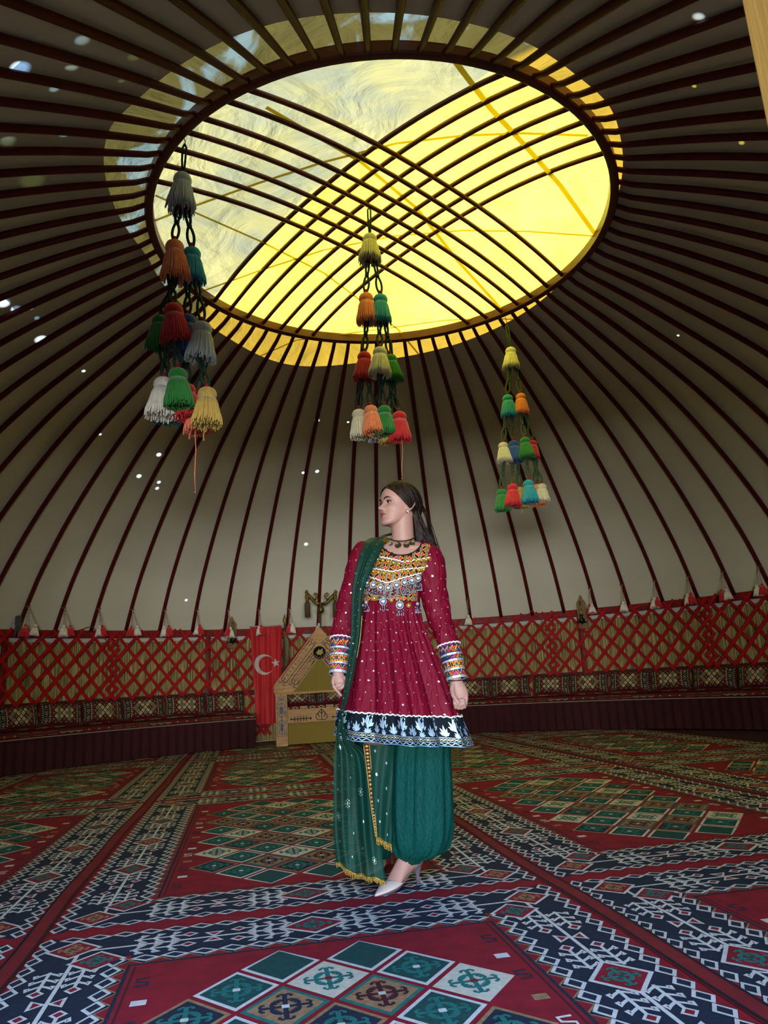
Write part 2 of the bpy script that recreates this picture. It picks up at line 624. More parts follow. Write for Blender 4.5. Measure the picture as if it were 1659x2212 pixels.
def cov_fn(s, t):
    a = 360 * s
    r = 3.25 * t + 0.001
    w = 0.018 * sin(3 * R(a) + 5 * t) * t + 0.012 * sin(7 * R(a) + 11 * t) * t
    return P(a, r, covz(r) + w) - Vector((AX, AY, ZR))
cb.grid(cov_fn, 180, 40, closeu=True)
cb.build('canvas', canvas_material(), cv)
strap_m = translucent('yellow_webbing', '#a58a1e', 0.85)
for pl, w in (([(985, 135), (1060, 235), (1130, 310), (1210, 400), (1290, 512)], 0.042), ([(331, 478), (372, 462), (560, 395), (700, 350), (855, 310), (1000, 293), (1130, 288), (1270, 293)], 0.026),
              ([(335, 422), (412, 455), (560, 520), (700, 590), (800, 665), (860, 712), (925, 790)], 0.026), ([(440, 628), (560, 585), (700, 540), (850, 510), (1000, 498), (1140, 500), (1285, 510)], 0.026),
              ([(575, 232), (650, 275), (780, 350), (900, 450), (990, 565), (1087, 672)], 0.034), ([(560, 770), (640, 735), (830, 710), (960, 692), (1040, 688), (1120, 690)], 0.026)):
    sb = MB()
    pts = []
    for i in range(len(pl) - 1):
        for k in range(8):
            s = k / 8
            pts.append((pl[i][0] * (1 - s) + pl[i + 1][0] * s, pl[i][1] * (1 - s) + pl[i + 1][1] * s))
    pts.append(pl[-1])
    q = [hit(x, y, lambda r: covz(r) - 0.03) - Vector((AX, AY, ZR)) for x, y in pts]
    L, Q = [], []
    for i in range(len(q)):
        t = (q[min(i + 1, len(q) - 1)] - q[max(i - 1, 0)]).normalized()
        nn = t.cross(Vector((0, 0, 1))).normalized() * (w / 2)
        L.append(q[i] - nn)
        Q.append(q[i] + nn)
    sb.rings([L, Q], close=False)
    sb.build('strap', strap_m, cv)

# ------------------------------------------------------------------ crown: rim and two crossing bundles of seven bent bars
wood_red = M('red_brown_paint', '#540d0c', 0.5, vary=(6, 0.25), bump=(30, 0.2, 0.004))
crown_m = M('crown_wood', '#5e2a1c', 0.4, vary=(5, 0.25), bump=(30, 0.2, 0.004))
crown = thing('crown_ring', 'dark red wooden crown ring with crossing bent bars under the bright canvas', 'crown ring', (AX, AY, ZR))
mb = MB()
prf = [(RR, -0.012), (RR + 0.012, -0.022), (RR + 0.06, -0.022), (RR + 0.072, -0.01), (RR + 0.072, 0.075), (RR + 0.06, 0.085), (RR + 0.012, 0.085), (RR, 0.075)]
rings = [[Vector((r * cos(R(a)), r * sin(R(a)), z)) for r, z in prf] for a in range(0, 360, 3)]
n = len(prf)
vs = [p for r in rings for p in r]
fs = []
for i in range(120):
    j = (i + 1) % 120
    for k in range(n):
        l = (k + 1) % n
        fs.append((i * n + k, j * n + k, j * n + l, i * n + l))
mb.add(vs, fs)
mb.build('rim', crown_m, crown, autos=40)
for bund, h in ((((-116.4, 23.9), (-121.7, 30.7), (-128.8, 37.5), (-134.2, 43.0), (-140.3, 49.2), (-146.3, 54.8), (-152.3, 61.3)), 0.225),
                (((151.9, -64.7), (145.3, -59.1), (138.6, -52.9), (132.5, -46.9), (125.9, -41.1), (120.4, -35.0), (114.6, -28.9)), 0.275)):
    for a0, a1 in bund:
        p0 = Vector((RR * cos(R(a0)), RR * sin(R(a0)), 0.0))
        p1 = Vector((RR * cos(R(a1)), RR * sin(R(a1)), 0.0))
        path = []
        for i in range(25):
            s = i / 24
            e = 1 - abs(2 * s - 1) ** 2.3
            p = p0.lerp(p1, s)
            p.z = 0.02 + h * e
            path.append(p)
        bb = MB()
        bb.tube(path, 0.021, 8)
        bb.build('crown_bar', crown_m, crown)

# ------------------------------------------------------------------ roof poles
NP, PH = 78, 42.08
STEP = 360.0 / NP
pb = MB()
path, rad = [], []
for i in range(30):
    r = RR + 0.02 + (6.36 - RR - 0.02) * i / 29
    path.append((r, 0, prof(r) - 0.004 if r > 2.1 else ZR + 0.035 + (r - RR) * 0))
    rad.append(0.021 + 0.007 * min(1, i / 4))
path[0] = (RR + 0.02, 0, ZR + 0.03)
pb.tube(path, rad, 8)
def pole_az(k):
    return PH + STEP * k
# where each pole leaves the picture, to tell the poles apart
exits = {}
for k in range(-16, 62):
    edge = ('base', 0)
    for i in range(200):
        r = RR + 0.05 + (6.33 - RR - 0.05) * i / 199
        x, y, w = proj(P(pole_az(k), r, prof(r)))
        if w < 0.1 or x < 0 or x > IW or y < 0:
            edge = ('left', y) if x < 0 else (('right', y) if x > IW else ('top', x))
            break
    if edge[0] == 'base':
        edge = ('base', x)
    exits[k] = edge
def pole_label(k):
    e, v = exits[k]
    same = sorted((q for q in exits if exits[q][0] == e), key=lambda q: exits[q][1], reverse=(e in ('left', 'right')))
    n = same.index(k)
    if e == 'base':
        fl = min(same, key=lambda q: abs(exits[q][1] - 556))
        m = n - same.index(fl)
        if m == 0:
            return 'dark red roof pole running down to the wall behind the red flag'
        return 'dark red roof pole, %s to the %s of the pole above the red flag' % (ORD[abs(m)], 'left' if m < 0 else 'right')
    if e == 'top':
        return 'dark roof pole leaving the picture at its top edge, %s from the left' % ORD[n + 1]
    return 'dark roof pole leaving the picture at its %s edge, %s from the bottom' % (e, ORD[n + 1])
pole_proto = None
for k in range(-16, 62):
    if pole_proto is None:
        o = pole_proto = pb.build('roof_pole', wood_red)
    else:
        o = pole_proto.copy()
        COL.objects.link(o)
    o.location = (AX, AY, 0)
    o.rotation_euler = (0, 0, R(pole_az(k)))
    tag(o, pole_label(k), 'roof pole', 'roof poles radiating from the crown ring')

# ------------------------------------------------------------------ lattice wall in sections, rail, posts
lat_m = M('red_lattice_paint', '#9f1015', 0.6, spec=0.15, vary=(9, 0.25), bump=(40, 0.2, 0.003))
lat_d = M('dark_red_paint', '#701614', 0.5, vary=(7, 0.25))
mb = MB()
prf = [(6.36, 1.655), (6.40, 1.655), (6.40, 1.765), (6.36, 1.765), (6.352, 1.71)]
AZS = [-76 + 332 * i / 240 for i in range(241)]
mb.rings([[P(a, r, z) for r, z in prf] for a in AZS])
struct(mb.build('trim_2', lat_d, autos=30))
mb = MB()
prf = [(6.40, 0.72), (6.43, 0.72), (6.43, 0.80), (6.40, 0.80)]
mb.rings([[P(a, r, z) for r, z in prf] for a in AZS])
struct(mb.build('trim_3', M('brown_rail', '#4a1a14', 0.6), autos=30))
for px in (8, 450, 1262):
    a = az_of(cyl(px, 1430, 6.40))
    mb = MB()
    mb.box((0, 0, 0.86), (0.035, 0.075, 1.72), bev=0.004)
    o = mb.build('wall_post', lat_d, autos=30)
    o.location = P(a, 6.405, 0)
    o.rotation_euler = (0, 0, R(a))
    tag(o, {8: 'dark red upright wall post behind the lattice at the left picture edge', 450: 'dark red upright wall post behind the lattice left of the flag',
            1262: 'dark red upright wall post behind the lattice under the right oil lamp'}[px], 'post', 'upright posts behind the lattice')

def slat(sec, az0, lean, z0, z1, r, w, th, mat):
    """a bent slat: az0 is its azimuth at z0, lean its sideways run per metre of height"""
    mb = MB()
    rings_ = []
    L = math.hypot(1, lean)
    for i in range(9):
        z = z0 + (z1 - z0) * i / 8
        a = az0 - math.degrees(lean * (z - z0) / r)
        hw = math.degrees(w / 2 * (1 / L) / r)
        dz = w / 2 * (lean / L)
        ring = []
        for sa, rr_ in ((-1, r), (1, r), (1, r + th), (-1, r + th)):
            ring.append(P(a + sa * hw, rr_, z + sa * dz))
        rings_.append(ring)
    mb.rings(rings_)
    return mb.build('slat', mat, sec, autos=30)
SECT = [(153, 131.5, 'left part of the red lattice wall behind the kilim cushions at the left picture edge'),
        (131.5, 110, 'red lattice wall section between the left oil lamp cushions and the red flag'),
        (110, 88.8, 'red lattice wall section behind the wooden throne'),
        (88.8, 67.3, 'red lattice wall section right beside the standing woman'),
        (67.3, 45.8, 'red lattice wall section around the right oil lamp'),
        (45.8, 24.3, 'red lattice wall section at the right picture edge')]
LST = 2.27
rs = random.Random(3)
for a1, a0, lab in SECT:
    am = (a0 + a1) / 2
    sec = thing('lattice_section', lab, 'lattice wall', P(am, RL, 0), 0, 'red lattice wall sections')
    inv = sec.matrix_basis.copy()
    off = P(am, RL, 0)
    nsl = int((a1 - a0) / LST)
    lo, hi = 0.10, 1.745
    before = set(bpy.data.objects)
    for k in range(-9, nsl + 12):
        for lean, r, m in ((0.90, 6.292, lat_m), (-0.80, 6.314, lat_m)):
            # slats are clipped to the section's own width, with a little overlap at the joints
            A0 = a0 + (k + 0.3) * LST
            z0, z1 = lo, hi + rs.uniform(-0.01, 0.03)
            sgn = 1 if lean > 0 else -1
            rate = math.degrees(lean / r)
            aa = A0 + rate * (0.68) if lean > 0 else A0 + rate * 0.68
            e0, e1 = aa, aa - rate * (z1 - z0)
            lim0, lim1 = a0 - 0.7, a1 + 0.7
            zz0, zz1 = z0, z1
            def cut(v, lo_, hi_):
                return max(lo_, min(hi_, v))
            # azimuth a(z) = aa - rate (z - z0)
            for lim, keep_low in ((lim0, None), (lim1, None)):
                zc = z0 + (aa - lim) / rate
                if z0 < zc < z1:
                    mid_hi = aa - rate * ((zc + z1) / 2 - z0)
                    if lim0 <= mid_hi <= lim1:
                        zz0 = max(zz0, zc)
                    else:
                        zz1 = min(zz1, zc)
            am_ = aa - rate * ((zz0 + zz1) / 2 - z0)
            if not (lim0 <= am_ <= lim1) or zz1 - zz0 < 0.12:
                continue
            o = slat(sec, aa - rate * (zz0 - z0), lean, zz0, zz1, r, 0.045 if lean > 0 else 0.038, 0.014, m)
            o.data.transform(Matrix.Translation(-off))

# ------------------------------------------------------------------ door leaf near the camera
leaf = MB()
pA, pB = Vector((0.502, 0.75, 0)), Vector((0.66, -0.30, 0))
dv = (pB - pA)
leaf.box((0, 0, 1.13), (dv.length, 0.05, 2.2), bev=0.006)
o = struct(leaf.build('door_1', M('honey_oak', '#f4a548', 0.5, vary=(4, 0.3), stretch=(6, 6, 0.5), bump=(20, 0.15, 0.004)), autos=30))
o.location = (pA + pB) / 2
o.rotation_euler = (0, 0, math.atan2(dv.y, dv.x))

# ------------------------------------------------------------------ kilim rugs
K_NAVY, K_RED, K_WHITE, K_TEAL, K_TAN, K_CREAM, K_DARK, K_GREEN = range(8)
KM = [M('kilim_navy', '#1c2433', 0.95, bump=(220, 0.4, 0.003), vary=(60, 0.25)), M('kilim_red', '#86111f', 0.95, bump=(220, 0.4, 0.003), vary=(14, 0.2)),
      M('kilim_white', '#cfcabf', 0.95, bump=(220, 0.4, 0.003), vary=(50, 0.12)), M('kilim_teal', '#1f6a60', 0.95, bump=(220, 0.4, 0.003), vary=(50, 0.2)),
      M('kilim_tan', '#97744f', 0.95, bump=(220, 0.4, 0.003), vary=(60, 0.25)), M('kilim_cream', '#cac1a8', 0.95, bump=(220, 0.4, 0.003), vary=(50, 0.12)),
      M('kilim_dark', '#43131c', 0.95, bump=(220, 0.4, 0.003)), M('kilim_green', '#17463f', 0.95, bump=(220, 0.4, 0.003), vary=(50, 0.2))]
RUGW, RUGL = 2.0, 3.28
def rug_pattern():
    pt = Pat()
    nx, ny = 8, 14
    for i in range(nx):
        for j in range(ny):
            pt.rect(RUGW * i / nx, RUGL * j / ny, RUGW * (i + 1) / nx, RUGL * (j + 1) / ny, K_NAVY, 0)
    def flip(p, side):
        u, v = p          # p is (distance from the edge, run along the edge)
        return {0: (u, v), 1: (RUGW - u, v), 2: (v, u), 3: (v, RUGL - u)}[side]
    for side in range(4):
        Ls = RUGL if side < 2 else RUGW
        lay = 0.0 if side < 2 else 0.5
        n0 = len(pt.p)
        pt.rect(*{0: (0, 0, 0.05, RUGL), 1: (RUGW - 0.05, 0, RUGW, RUGL), 2: (0, 0, RUGW, 0.05), 3: (0, RUGL - 0.05, RUGW, RUGL)}[side], K_RED, 0.3)
        F = lambda pts: [flip(p, side) for p in pts]
        # zigzag chains
        for (a, b, m) in ((0.038, 0.100, 0.035 if side < 2 else 0.11), (0.312, 0.377, 0.305 if side < 2 else 0.39)):
            per = 0.088
            nseg = int((Ls - 2 * m) / per)
            per = (Ls - 2 * m) / nseg
            for k in range(nseg):
                v = m + per * (k + 0.5)
                c = (a + b) / 2
                pt.poly(F([(a, v - per / 2), (b, v - per / 2), (b, v + per / 2), (a, v + per / 2)]), K_NAVY if b < 0.2 else K_NAVY, 1)
                if b < 0.2:
                    pt.poly(F([(a - 0.005, v - per / 2), (c, v - per / 2), (a - 0.005, v)]), K_RED, 2)
                    pt.poly(F([(a - 0.005, v), (c, v + per / 2), (a - 0.005, v + per / 2)]), K_RED, 2)
                else:
                    pt.poly(F([(b + 0.012, v - per / 2), (c, v - per / 2), (b + 0.012, v)]), K_TAN, 2)
                    pt.poly(F([(b + 0.012, v), (c, v + per / 2), (b + 0.012, v + per / 2)]), K_TAN, 2)
                    pt.poly(F([(b + 0.012, v - per / 2), (c + 0.012, v - per / 2), (b + 0.012, v - 0.008)]), K_RED, 3)
                    pt.poly(F([(b + 0.012, v + 0.008), (c + 0.012, v + per / 2), (b + 0.012, v + per / 2)]), K_RED, 3)
                hw, hl = (b - a) / 2, per / 2 * 1.06
                D = [(c - hw, v - hl * 0.12), (c - hw * 0.12, v - hl), (c + hw, v + hl * 0.12), (c + hw * 0.12, v + hl)]
                pt.poly(F(D), K_WHITE, 4)
                pt.poly(F([(c + (x - c) * 0.62, v + (y - v) * 0.62) for x, y in D]), K_NAVY, 5)
        # spine with medallions, bow-ties and hooked combs
        cx = 0.205
        w = 0.013
        pt.stroke(F([(cx, cx), (cx, Ls / 2)]), w, K_WHITE, 3)
        pt.stroke(F([(cx, Ls / 2), (cx, Ls - cx)]), w, K_WHITE, 3)
        nmed = 4 if side < 2 else 2
        step = (Ls - 2 * 0.30) / nmed
        meds = [0.30 + step * k for k in range(nmed + 1)]
        for k, v in enumerate(meds):
            if 0 < k < nmed:
                pt.poly(F([(cx - 0.100, v), (cx, v - 0.125), (cx + 0.100, v), (cx, v + 0.125)]), K_WHITE, 4.2)
                pt.poly(F([(cx - 0.083, v), (cx, v - 0.104), (cx + 0.083, v), (cx, v + 0.104)]), K_RED, 5)
                sub = Pat()
                hook_cross(sub, cx, v, 0.080, 0.095, (K_TEAL if k % 2 else K_TAN), 6, 0.011, K_GREEN)
                for q, c, l in sub.p:
                    pt.poly(F(q), c, l)
            else:
                s = 1 if k == 0 else -1
                for dx, dv, col in ((-0.045, -0.07, K_TAN), (0.055, 0.07, K_TEAL)) if side < 2 else ():
                    X, V = cx + dx + 0.02, v + s * dv - s * 0.05
                    pt.poly(F([(X - 0.095, V), (X, V - 0.095), (X + 0.095, V), (X, V + 0.095)]), K_WHITE, 4.3 if dx < 0 else 4.4)
                    pt.poly(F([(X - 0.080, V), (X, V - 0.080), (X + 0.080, V), (X, V + 0.080)]), K_RED, 5 if dx < 0 else 5.1)
                    sub = Pat()
                    hook_cross(sub, X, V, 0.074, 0.074, col, 6, 0.010, K_GREEN)
                    for q, c, l in sub.p:
                        pt.poly(F(q), c, l)
        for k in range(nmed):
            v0, v1 = meds[k], meds[k + 1]
            vm = (v0 + v1) / 2
            for s in (-1, 1):
                pt.poly(F([(cx, vm), (cx + s * 0.05, vm - 0.036), (cx + s * 0.05, vm + 0.036)]), K_WHITE, 4)
                pt.poly(F([(cx + s * 0.016, vm), (cx + s * 0.04, vm - 0.021), (cx + s * 0.04, vm + 0.021)]), K_RED, 5)
                for e in (-1, 1):
                    base = (v0 if e < 0 else v1)
                    x = cx + s * 0.052
                    y0 = vm + e * 0.085
                    y1 = base - e * 0.105
                    y1 = base - e * 0.075
                    ln = y1 - y0
                    pt.stroke(F([(x, y0), (x, y1)]), 0.011, K_WHITE, 3)
                    pt.poly(F([(x - 0.026, y0), (x, y0 - 0.03), (x + 0.026, y0), (x, y0 + 0.03)]), K_WHITE, 4)
                    pt.poly(F([(x - 0.015, y0), (x, y0 - 0.018), (x + 0.015, y0), (x, y0 + 0.018)]), K_RED, 5)
                    for j in range(3):
                        y = y0 + ln * (0.36 + 0.29 * j)
                        for q in (-1, 1):
                            dy = 0.034 if ln > 0 else -0.034
                            pt.stroke(F([(x, y), (x + q * 0.026, y - dy * 0.55), (x + q * 0.036, y - dy), (x + q * 0.040, y - dy * 0.35), (x + q * 0.029, y - dy * 0.30)]), 0.0115, K_WHITE, 3.2 + 0.12 * j + 0.06 * (q + 1))
        pt.p[n0:] = [(q, c, l + lay) for q, c, l in pt.p[n0:]]
    # the red field with its diamonds
    for i in range(6):
        for j in range(10):
            x0, x1 = 0.40, RUGW - 0.40
            y0, y1 = 0.40, RUGL - 0.40
            pt.rect(x0 + (x1 - x0) * i / 6, y0 + (y1 - y0) * j / 10, x0 + (x1 - x0) * (i + 1) / 6, y0 + (y1 - y0) * (j + 1) / 10, K_RED, 1)
    STY = [(K_WHITE, K_GREEN, K_TEAL, K_WHITE), (K_TEAL, K_TAN, K_NAVY, K_WHITE), (K_CREAM, K_CREAM, K_TEAL, K_RED), (K_TAN, K_NAVY, K_TEAL, K_CREAM), (K_TEAL, K_TAN, K_DARK, K_CREAM)]
    du, dvv = 0.1325, 0.155
    ha, hb = 0.122, 0.142
    ny = int((RUGL / 2 - 0.46) / dvv)
    for i in range(-3, 4):
        for j in range(-ny, ny + 1):
            if (i + j) % 2:
                continue
            if abs(i) == 3 and abs(j) > ny - 1:
                continue
            x, y = RUGW / 2 + i * du, RUGL / 2 + j * dvv
            o_, f_, m_, c_ = STY[((i + j) // 2 + 2 * ((i - j) // 2)) % 5 if (i * 3 + j) % 5 else 0]
            D = lambda k: [(x - ha * k, y), (x, y - hb * k), (x + ha * k, y), (x, y + hb * k)]
            lim = 0.425
            def clip(pts):
                return [(p[0], min(max(p[1], lim), RUGL - lim)) for p in pts]
            if y - hb < lim or y + hb > RUGL - lim:
                # cut diamonds at the ends of the field
                yy = lim if y < RUGL / 2 else RUGL - lim
                fr = min(1, abs((y + (hb if y < RUGL / 2 else -hb)) - yy) / hb)
            pt.poly(clip(D(1.0)), o_, 2)
            pt.poly(clip(D(0.86)), f_, 3)
            if lim < y - hb and y + hb < RUGL - lim:
                hook_cross(pt, x, y, ha * 0.86, hb * 0.86, m_, 4, 0.014, c_)
    # small squares and hooked signs beside the diamonds
    for j in range(-ny, ny + 1):
        y = RUGL / 2 + j * dvv
        for s in (-1, 1):
            if j % 2 == 0:
                x = RUGW / 2 + s * 0.535
                pt.rect(x - 0.022, y - 0.018, x + 0.022, y + 0.018, K_WHITE if j % 4 else K_TAN, 3)
            else:
                x = RUGW / 2 + s * 0.545
                pt.stroke([(x - 0.02, y - 0.03), (x + 0.016, y - 0.028), (x + 0.018, y - 0.006), (x - 0.016, y + 0.004), (x - 0.018, y + 0.028), (x + 0.02, y + 0.03)], 0.011, K_NAVY if j % 3 else K_WHITE, 3)
    for s in (-1, 1):
        x = RUGW / 2 + s * 0.585
        for j in range(8):
            pt.stroke([(x, 0.41 + (RUGL - 0.82) * j / 8), (x, 0.41 + (RUGL - 0.82) * (j + 1) / 8)], 0.007, K_DARK, 2)
    return pt
RPAT = rug_pattern()
AL = az_of(cyl(553, 1590, 5.322))
AR = az_of(cyl(850, 1590, 5.322))
TH = math.atan2(0.19, 0.98)
E1 = Vector((cos(TH), sin(TH), 0))
E2 = Vector((-sin(TH), cos(TH), 0))
P0 = Vector((-1.37, 2.97, 0))
RUGROWS = {-1: 'nearest', 0: 'second', 1: 'third', 2: 'farthest'}
RUGCOLS = {-2: 'far left', -1: 'left', 0: 'middle', 1: 'right', 2: 'far right'}
for ci in (-2, -1, 0, 1, 2):
    for ri in (-1, 0, 1, 2):
        org = P0 + E1 * (2.0 * ci) + E2 * (RUGL * ri - 0.075)
        def inside(u, v, org=org):
            p = org + E1 * u + E2 * v
            a = az_of(p) % 360
            lim = 5.42 if (12 < a < AR - 0.5 or AL + 0.5 < a < 168) else 6.15
            return math.hypot(p.x - AX, p.y - AY) < lim
        corners = [inside(RUGW * a, RUGL * b) for a in (0.1, 0.5, 0.9) for b in (0.1, 0.5, 0.9)]
        if sum(corners) < 2:
            continue
        mb = MB()
        fn = lambda u, v, l: Vector((u, v, 0.003 + 0.00045 * l))
        RPAT.emit(mb, fn, inside)
        o = mb.build('kilim_rug', KM, smooth=False)
        o.location = org
        o.rotation_euler = (0, 0, TH)
        side = {-2: 'at the far left', -1: 'left of the left red seam', 0: 'between the two red seams', 1: 'right of the right red seam', 2: 'at the far right'}[ci]
        near = {-1: 'in the foreground', 0: 'level with the woman', 1: 'behind the woman', 2: 'farthest back'}[ri]
        tag(o, 'diamond kilim rug %s, %s' % (side, near), 'rug', 'kilim rugs covering the floor')
# the narrow red seam strips between the rug columns
seam_m = M('seam_red', '#7a1a22', 0.8, bump=(150, 0.4, 0.003), vary=(9, 0.2))
for ci, lab in ((-1, 'far left'), (0, 'left'), (1, 'right'), (2, 'far right')):
    mb = MB()
    L_ = []
    rr_ = random.Random(ci + 9)
    ph = rr_.uniform(0, 6)
    for k in range(60):
        v = -3.3 + 13.0 * k / 59
        off = 0.012 * sin(v * 1.3 + ph) + 0.006 * sin(v * 4.1 + ph)
        q = P0 + E1 * (2.0 * ci + off) + E2 * v
        if math.hypot(q.x - AX, q.y - AY) > (5.31 if 12 < az_of(q) % 360 < 168 else 6.1):
            continue
        w = 0.036
        L_.append([q + E1 * x + Vector((0, 0, z)) for x, z in ((-w, 0.0065), (-w * 0.85, 0.011), (-w * 0.5, 0.0115), (0, 0.0125), (w * 0.5, 0.0115), (w * 0.85, 0.011), (w, 0.0065))])
    mb.rings(L_, close=False)
    for sx in (-0.92, -0.78, 0.72, 0.9):
        mb.tube([r[3] + E1 * (sx * 0.036) - Vector((0, 0, 0.0015)) for r in L_], 0.0022, 5, 1)
    o = mb.build('seam_strip', [seam_m, M('seam_thread', '#1c1a1e', 0.8)])
    tag(o, 'long dark red seam strip between rugs, %s one of the four' % lab if ci in (-1, 2) else
        'long dark red seam strip running back from the foreground %s of the woman' % lab, 'carpet strip', 'seam strips between the rugs')

# ------------------------------------------------------------------ benches with pleated skirts and mattresses
RB = 5.322
maroon = M('maroon_skirt', '#330811', 0.85, vary=(4, 0.2))
mat_red = M('mattress_red', '#5c1319', 0.95, bump=(200, 0.3, 0.002), vary=(18, 0.25))
kc = [mat_red, M('cush_cream', '#b5ac80', 0.95, bump=(200, 0.3, 0.002)), M('cush_dark', '#161412', 0.95), M('cush_green', '#12382a', 0.95), M('cush_brown', '#5a3420', 0.95), M('cush_navy', '#15161c', 0.95)]
def bench(a0, a1, lab):
    am = (a0 + a1) / 2
    org = P(am, RB, 0)
    b = thing('bench', lab, 'bench', org, 0, 'long curved benches along the wall')
    n = int(abs(a1 - a0) * 9)
    mb = MB()
    rs_ = random.Random(5)
    ph = [rs_.uniform(0.7, 1.3) for _ in range(400)]
    def sk(s, t):
        a = a0 + (a1 - a0) * s
        pl = sin(R(a) * RB * 2 * pi / 0.125)
        amp = 0.016 * ph[int(s * 60) % 400] * (0.35 + 0.65 * (1 - t))
        return P(a, RB + 0.012 + amp * (pl * abs(pl) ** 0.2 if pl else 0), 0.012 + 0.385 * t) - org
    mb.grid(sk, n, 5)
    for a in (a0, a1):
        mb.poly([P(a, RB + 0.01, 0.012) - org, P(a, 6.28, 0.012) - org, P(a, 6.28, 0.40) - org, P(a, RB + 0.01, 0.40) - org])
    mb.build('skirt', maroon, b)
    mb = MB()
    A_ = [a0 + (a1 - a0) * i / 80 for i in range(81)]
    mb.rings([[P(a, r, z) - org for r, z in ((RB - 0.004, 0.388), (RB - 0.012, 0.394), (RB - 0.004, 0.402), (6.28, 0.402), (6.28, 0.388))] for a in A_])
    mb.build('seat_edge', M('pale_edging', '#8e8478', 0.7), b, autos=40)
    mb = MB()
    pr = [(RB + 0.03, 0.403), (RB + 0.008, 0.415), (RB + 0.004, 0.432), (RB + 0.018, 0.449), (RB + 0.06, 0.458), (6.27, 0.458), (6.27, 0.403)]
    mb.rings([[P(a, r, z) - org for r, z in pr] for a in A_])
    # woven figures on the mattress front
    pt = Pat()
    length = abs(R(a1 - a0)) * RB
    x = 0.05
    k = 0
    rr_ = random.Random(11)
    while x < length - 0.2:
        kind = (k // 3) % 3
        if kind == 0:
            pt.dia(x, 0.5, 0.045, 0.45, 1, 1)
            pt.dia(x, 0.5, 0.032, 0.3, 3, 2)
            pt.dia(x, 0.5, 0.009, 0.09, 1, 3)
            x += 0.1
        elif kind == 1:
            for q in range(3):
                pt.rect(x + q * 0.04 - 0.016, 0.1, x + q * 0.04 + 0.016, 0.9, 1, 1)
                pt.rect(x + q * 0.04 - 0.006, 0.25, x + q * 0.04 + 0.006, 0.42, 2, 2)
                pt.rect(x + q * 0.04 - 0.006, 0.58, x + q * 0.04 + 0.006, 0.75, 2, 2)
            x += 0.17
        else:
            pt.dia(x, 0.5, 0.05, 0.5, 4, 1)
            pt.dia(x, 0.5, 0.035, 0.34, 0, 2)
            pt.dia(x, 0.5, 0.016, 0.14, 1, 3)
            x += 0.13
        k += 1
    fr = [(0.0, RB + 0.008, 0.415), (0.5, RB + 0.004, 0.436), (0.8, RB + 0.018, 0.449), (1.0, RB + 0.06, 0.458)]
    def mp(x, y, l):
        a = a0 + (a1 - a0) * x / length
        r, z = interp(fr, y)
        return P(a, r - 0.0015 * l - 0.001, z + 0.0006 * l) - org
    pt.emit(mb, mp)
    mb.build('mattress', kc, b)
    return b
AL = az_of(cyl(553, 1590, RB))
AR = az_of(cyl(850, 1590, RB))
bench(AL, 168, 'long curved bench with maroon pleated skirt left of the red flag')
bench(12, AR, 'long curved bench with maroon pleated skirt right of the standing woman')

# ------------------------------------------------------------------ kilim cushions along the benches
def cushion_pattern(var):
    pt = Pat()
    for s in (-1, 1):
        pt.rect(*( (-1.0, -1, -0.66, 1) if s < 0 else (0.66, -1, 1.0, 1)), 5, 1)
        for k in range(10):
            y = -1 + 0.2 * k
            for xx in (0.69, 0.97):
                pt.poly([(s * (xx - 0.028), y), (s * (xx + 0.028), y + 0.1), (s * (xx - 0.028), y + 0.2)], 1, 2)
        pt.stroke([(s * 0.83, -0.95), (s * 0.83, 0), (s * 0.83, 0.95)], 0.016, 1, 2)
        for k in range(3):
            y = -0.62 + 0.62 * k
            pt.dia(s * 0.83, y, 0.07, 0.15, 1, 3)
            pt.dia(s * 0.83, y, 0.05, 0.105, 4 if k != 1 else 0, 4)
        for k in range(9):
            y = -0.86 + 0.2 * k
            if min(abs(y - q) for q in (-0.62, 0, 0.62)) < 0.13:
                continue
            for q in (-1, 1):
                pt.stroke([(s * 0.83, y), (s * 0.83 + q * 0.05, y + 0.06), (s * 0.83 + q * 0.075, y - 0.01)], 0.018, 1, 3)
    cols = [1, 3, 4, 1, 3, 3, 1, 4, 3, 1, 4]
    k = var
    for j in range(-3, 4):
        for i in range(-4, 5):
            if (i + j) % 2 or abs(i) > 4 - (abs(j) == 3):
                continue
            x, y = i * 0.125, j * 0.27
            if abs(x) > 0.56:
                continue
            c = cols[(k * 3 + abs(i) + abs(j) * 2) % len(cols)] if abs(i) + abs(j) < 5 else 4
            pt.dia(x, y, 0.112, 0.24, 2, 1)
            pt.dia(x, y, 0.098, 0.205, 1 if c != 4 else 4, 2)
            pt.dia(x, y, 0.074, 0.155, c if c != 1 else 1, 3)
            pt.dia(x, y, 0.028, 0.05, 2 if c == 1 else 1, 4)
    for s in (-1, 1):
        for j in (-2, -1, 0, 1, 2):
            pt.disc(s * 0.615, j * 0.36 + 0.1, 0.016, 1, 2, 6, 0.034)
    return pt
CP = [cushion_pattern(v) for v in range(3)]
def cushion_surf(w, h, th):
    def fr(x, y, l=0):
        b = (max(0, 1 - abs(x) ** 3.2) ** 0.55) * (max(0, 1 - abs(y) ** 3.2) ** 0.55)
        e = 1 - 0.05 * (1 - y * y) * abs(x)
        g = 1 - 0.09 * (1 - x * x) * abs(y)
        return Vector((x * w / 2 * e, -(0.012 + th / 2 * b) - 0.0011 * l, h / 2 + y * h / 2 * g))
    return fr
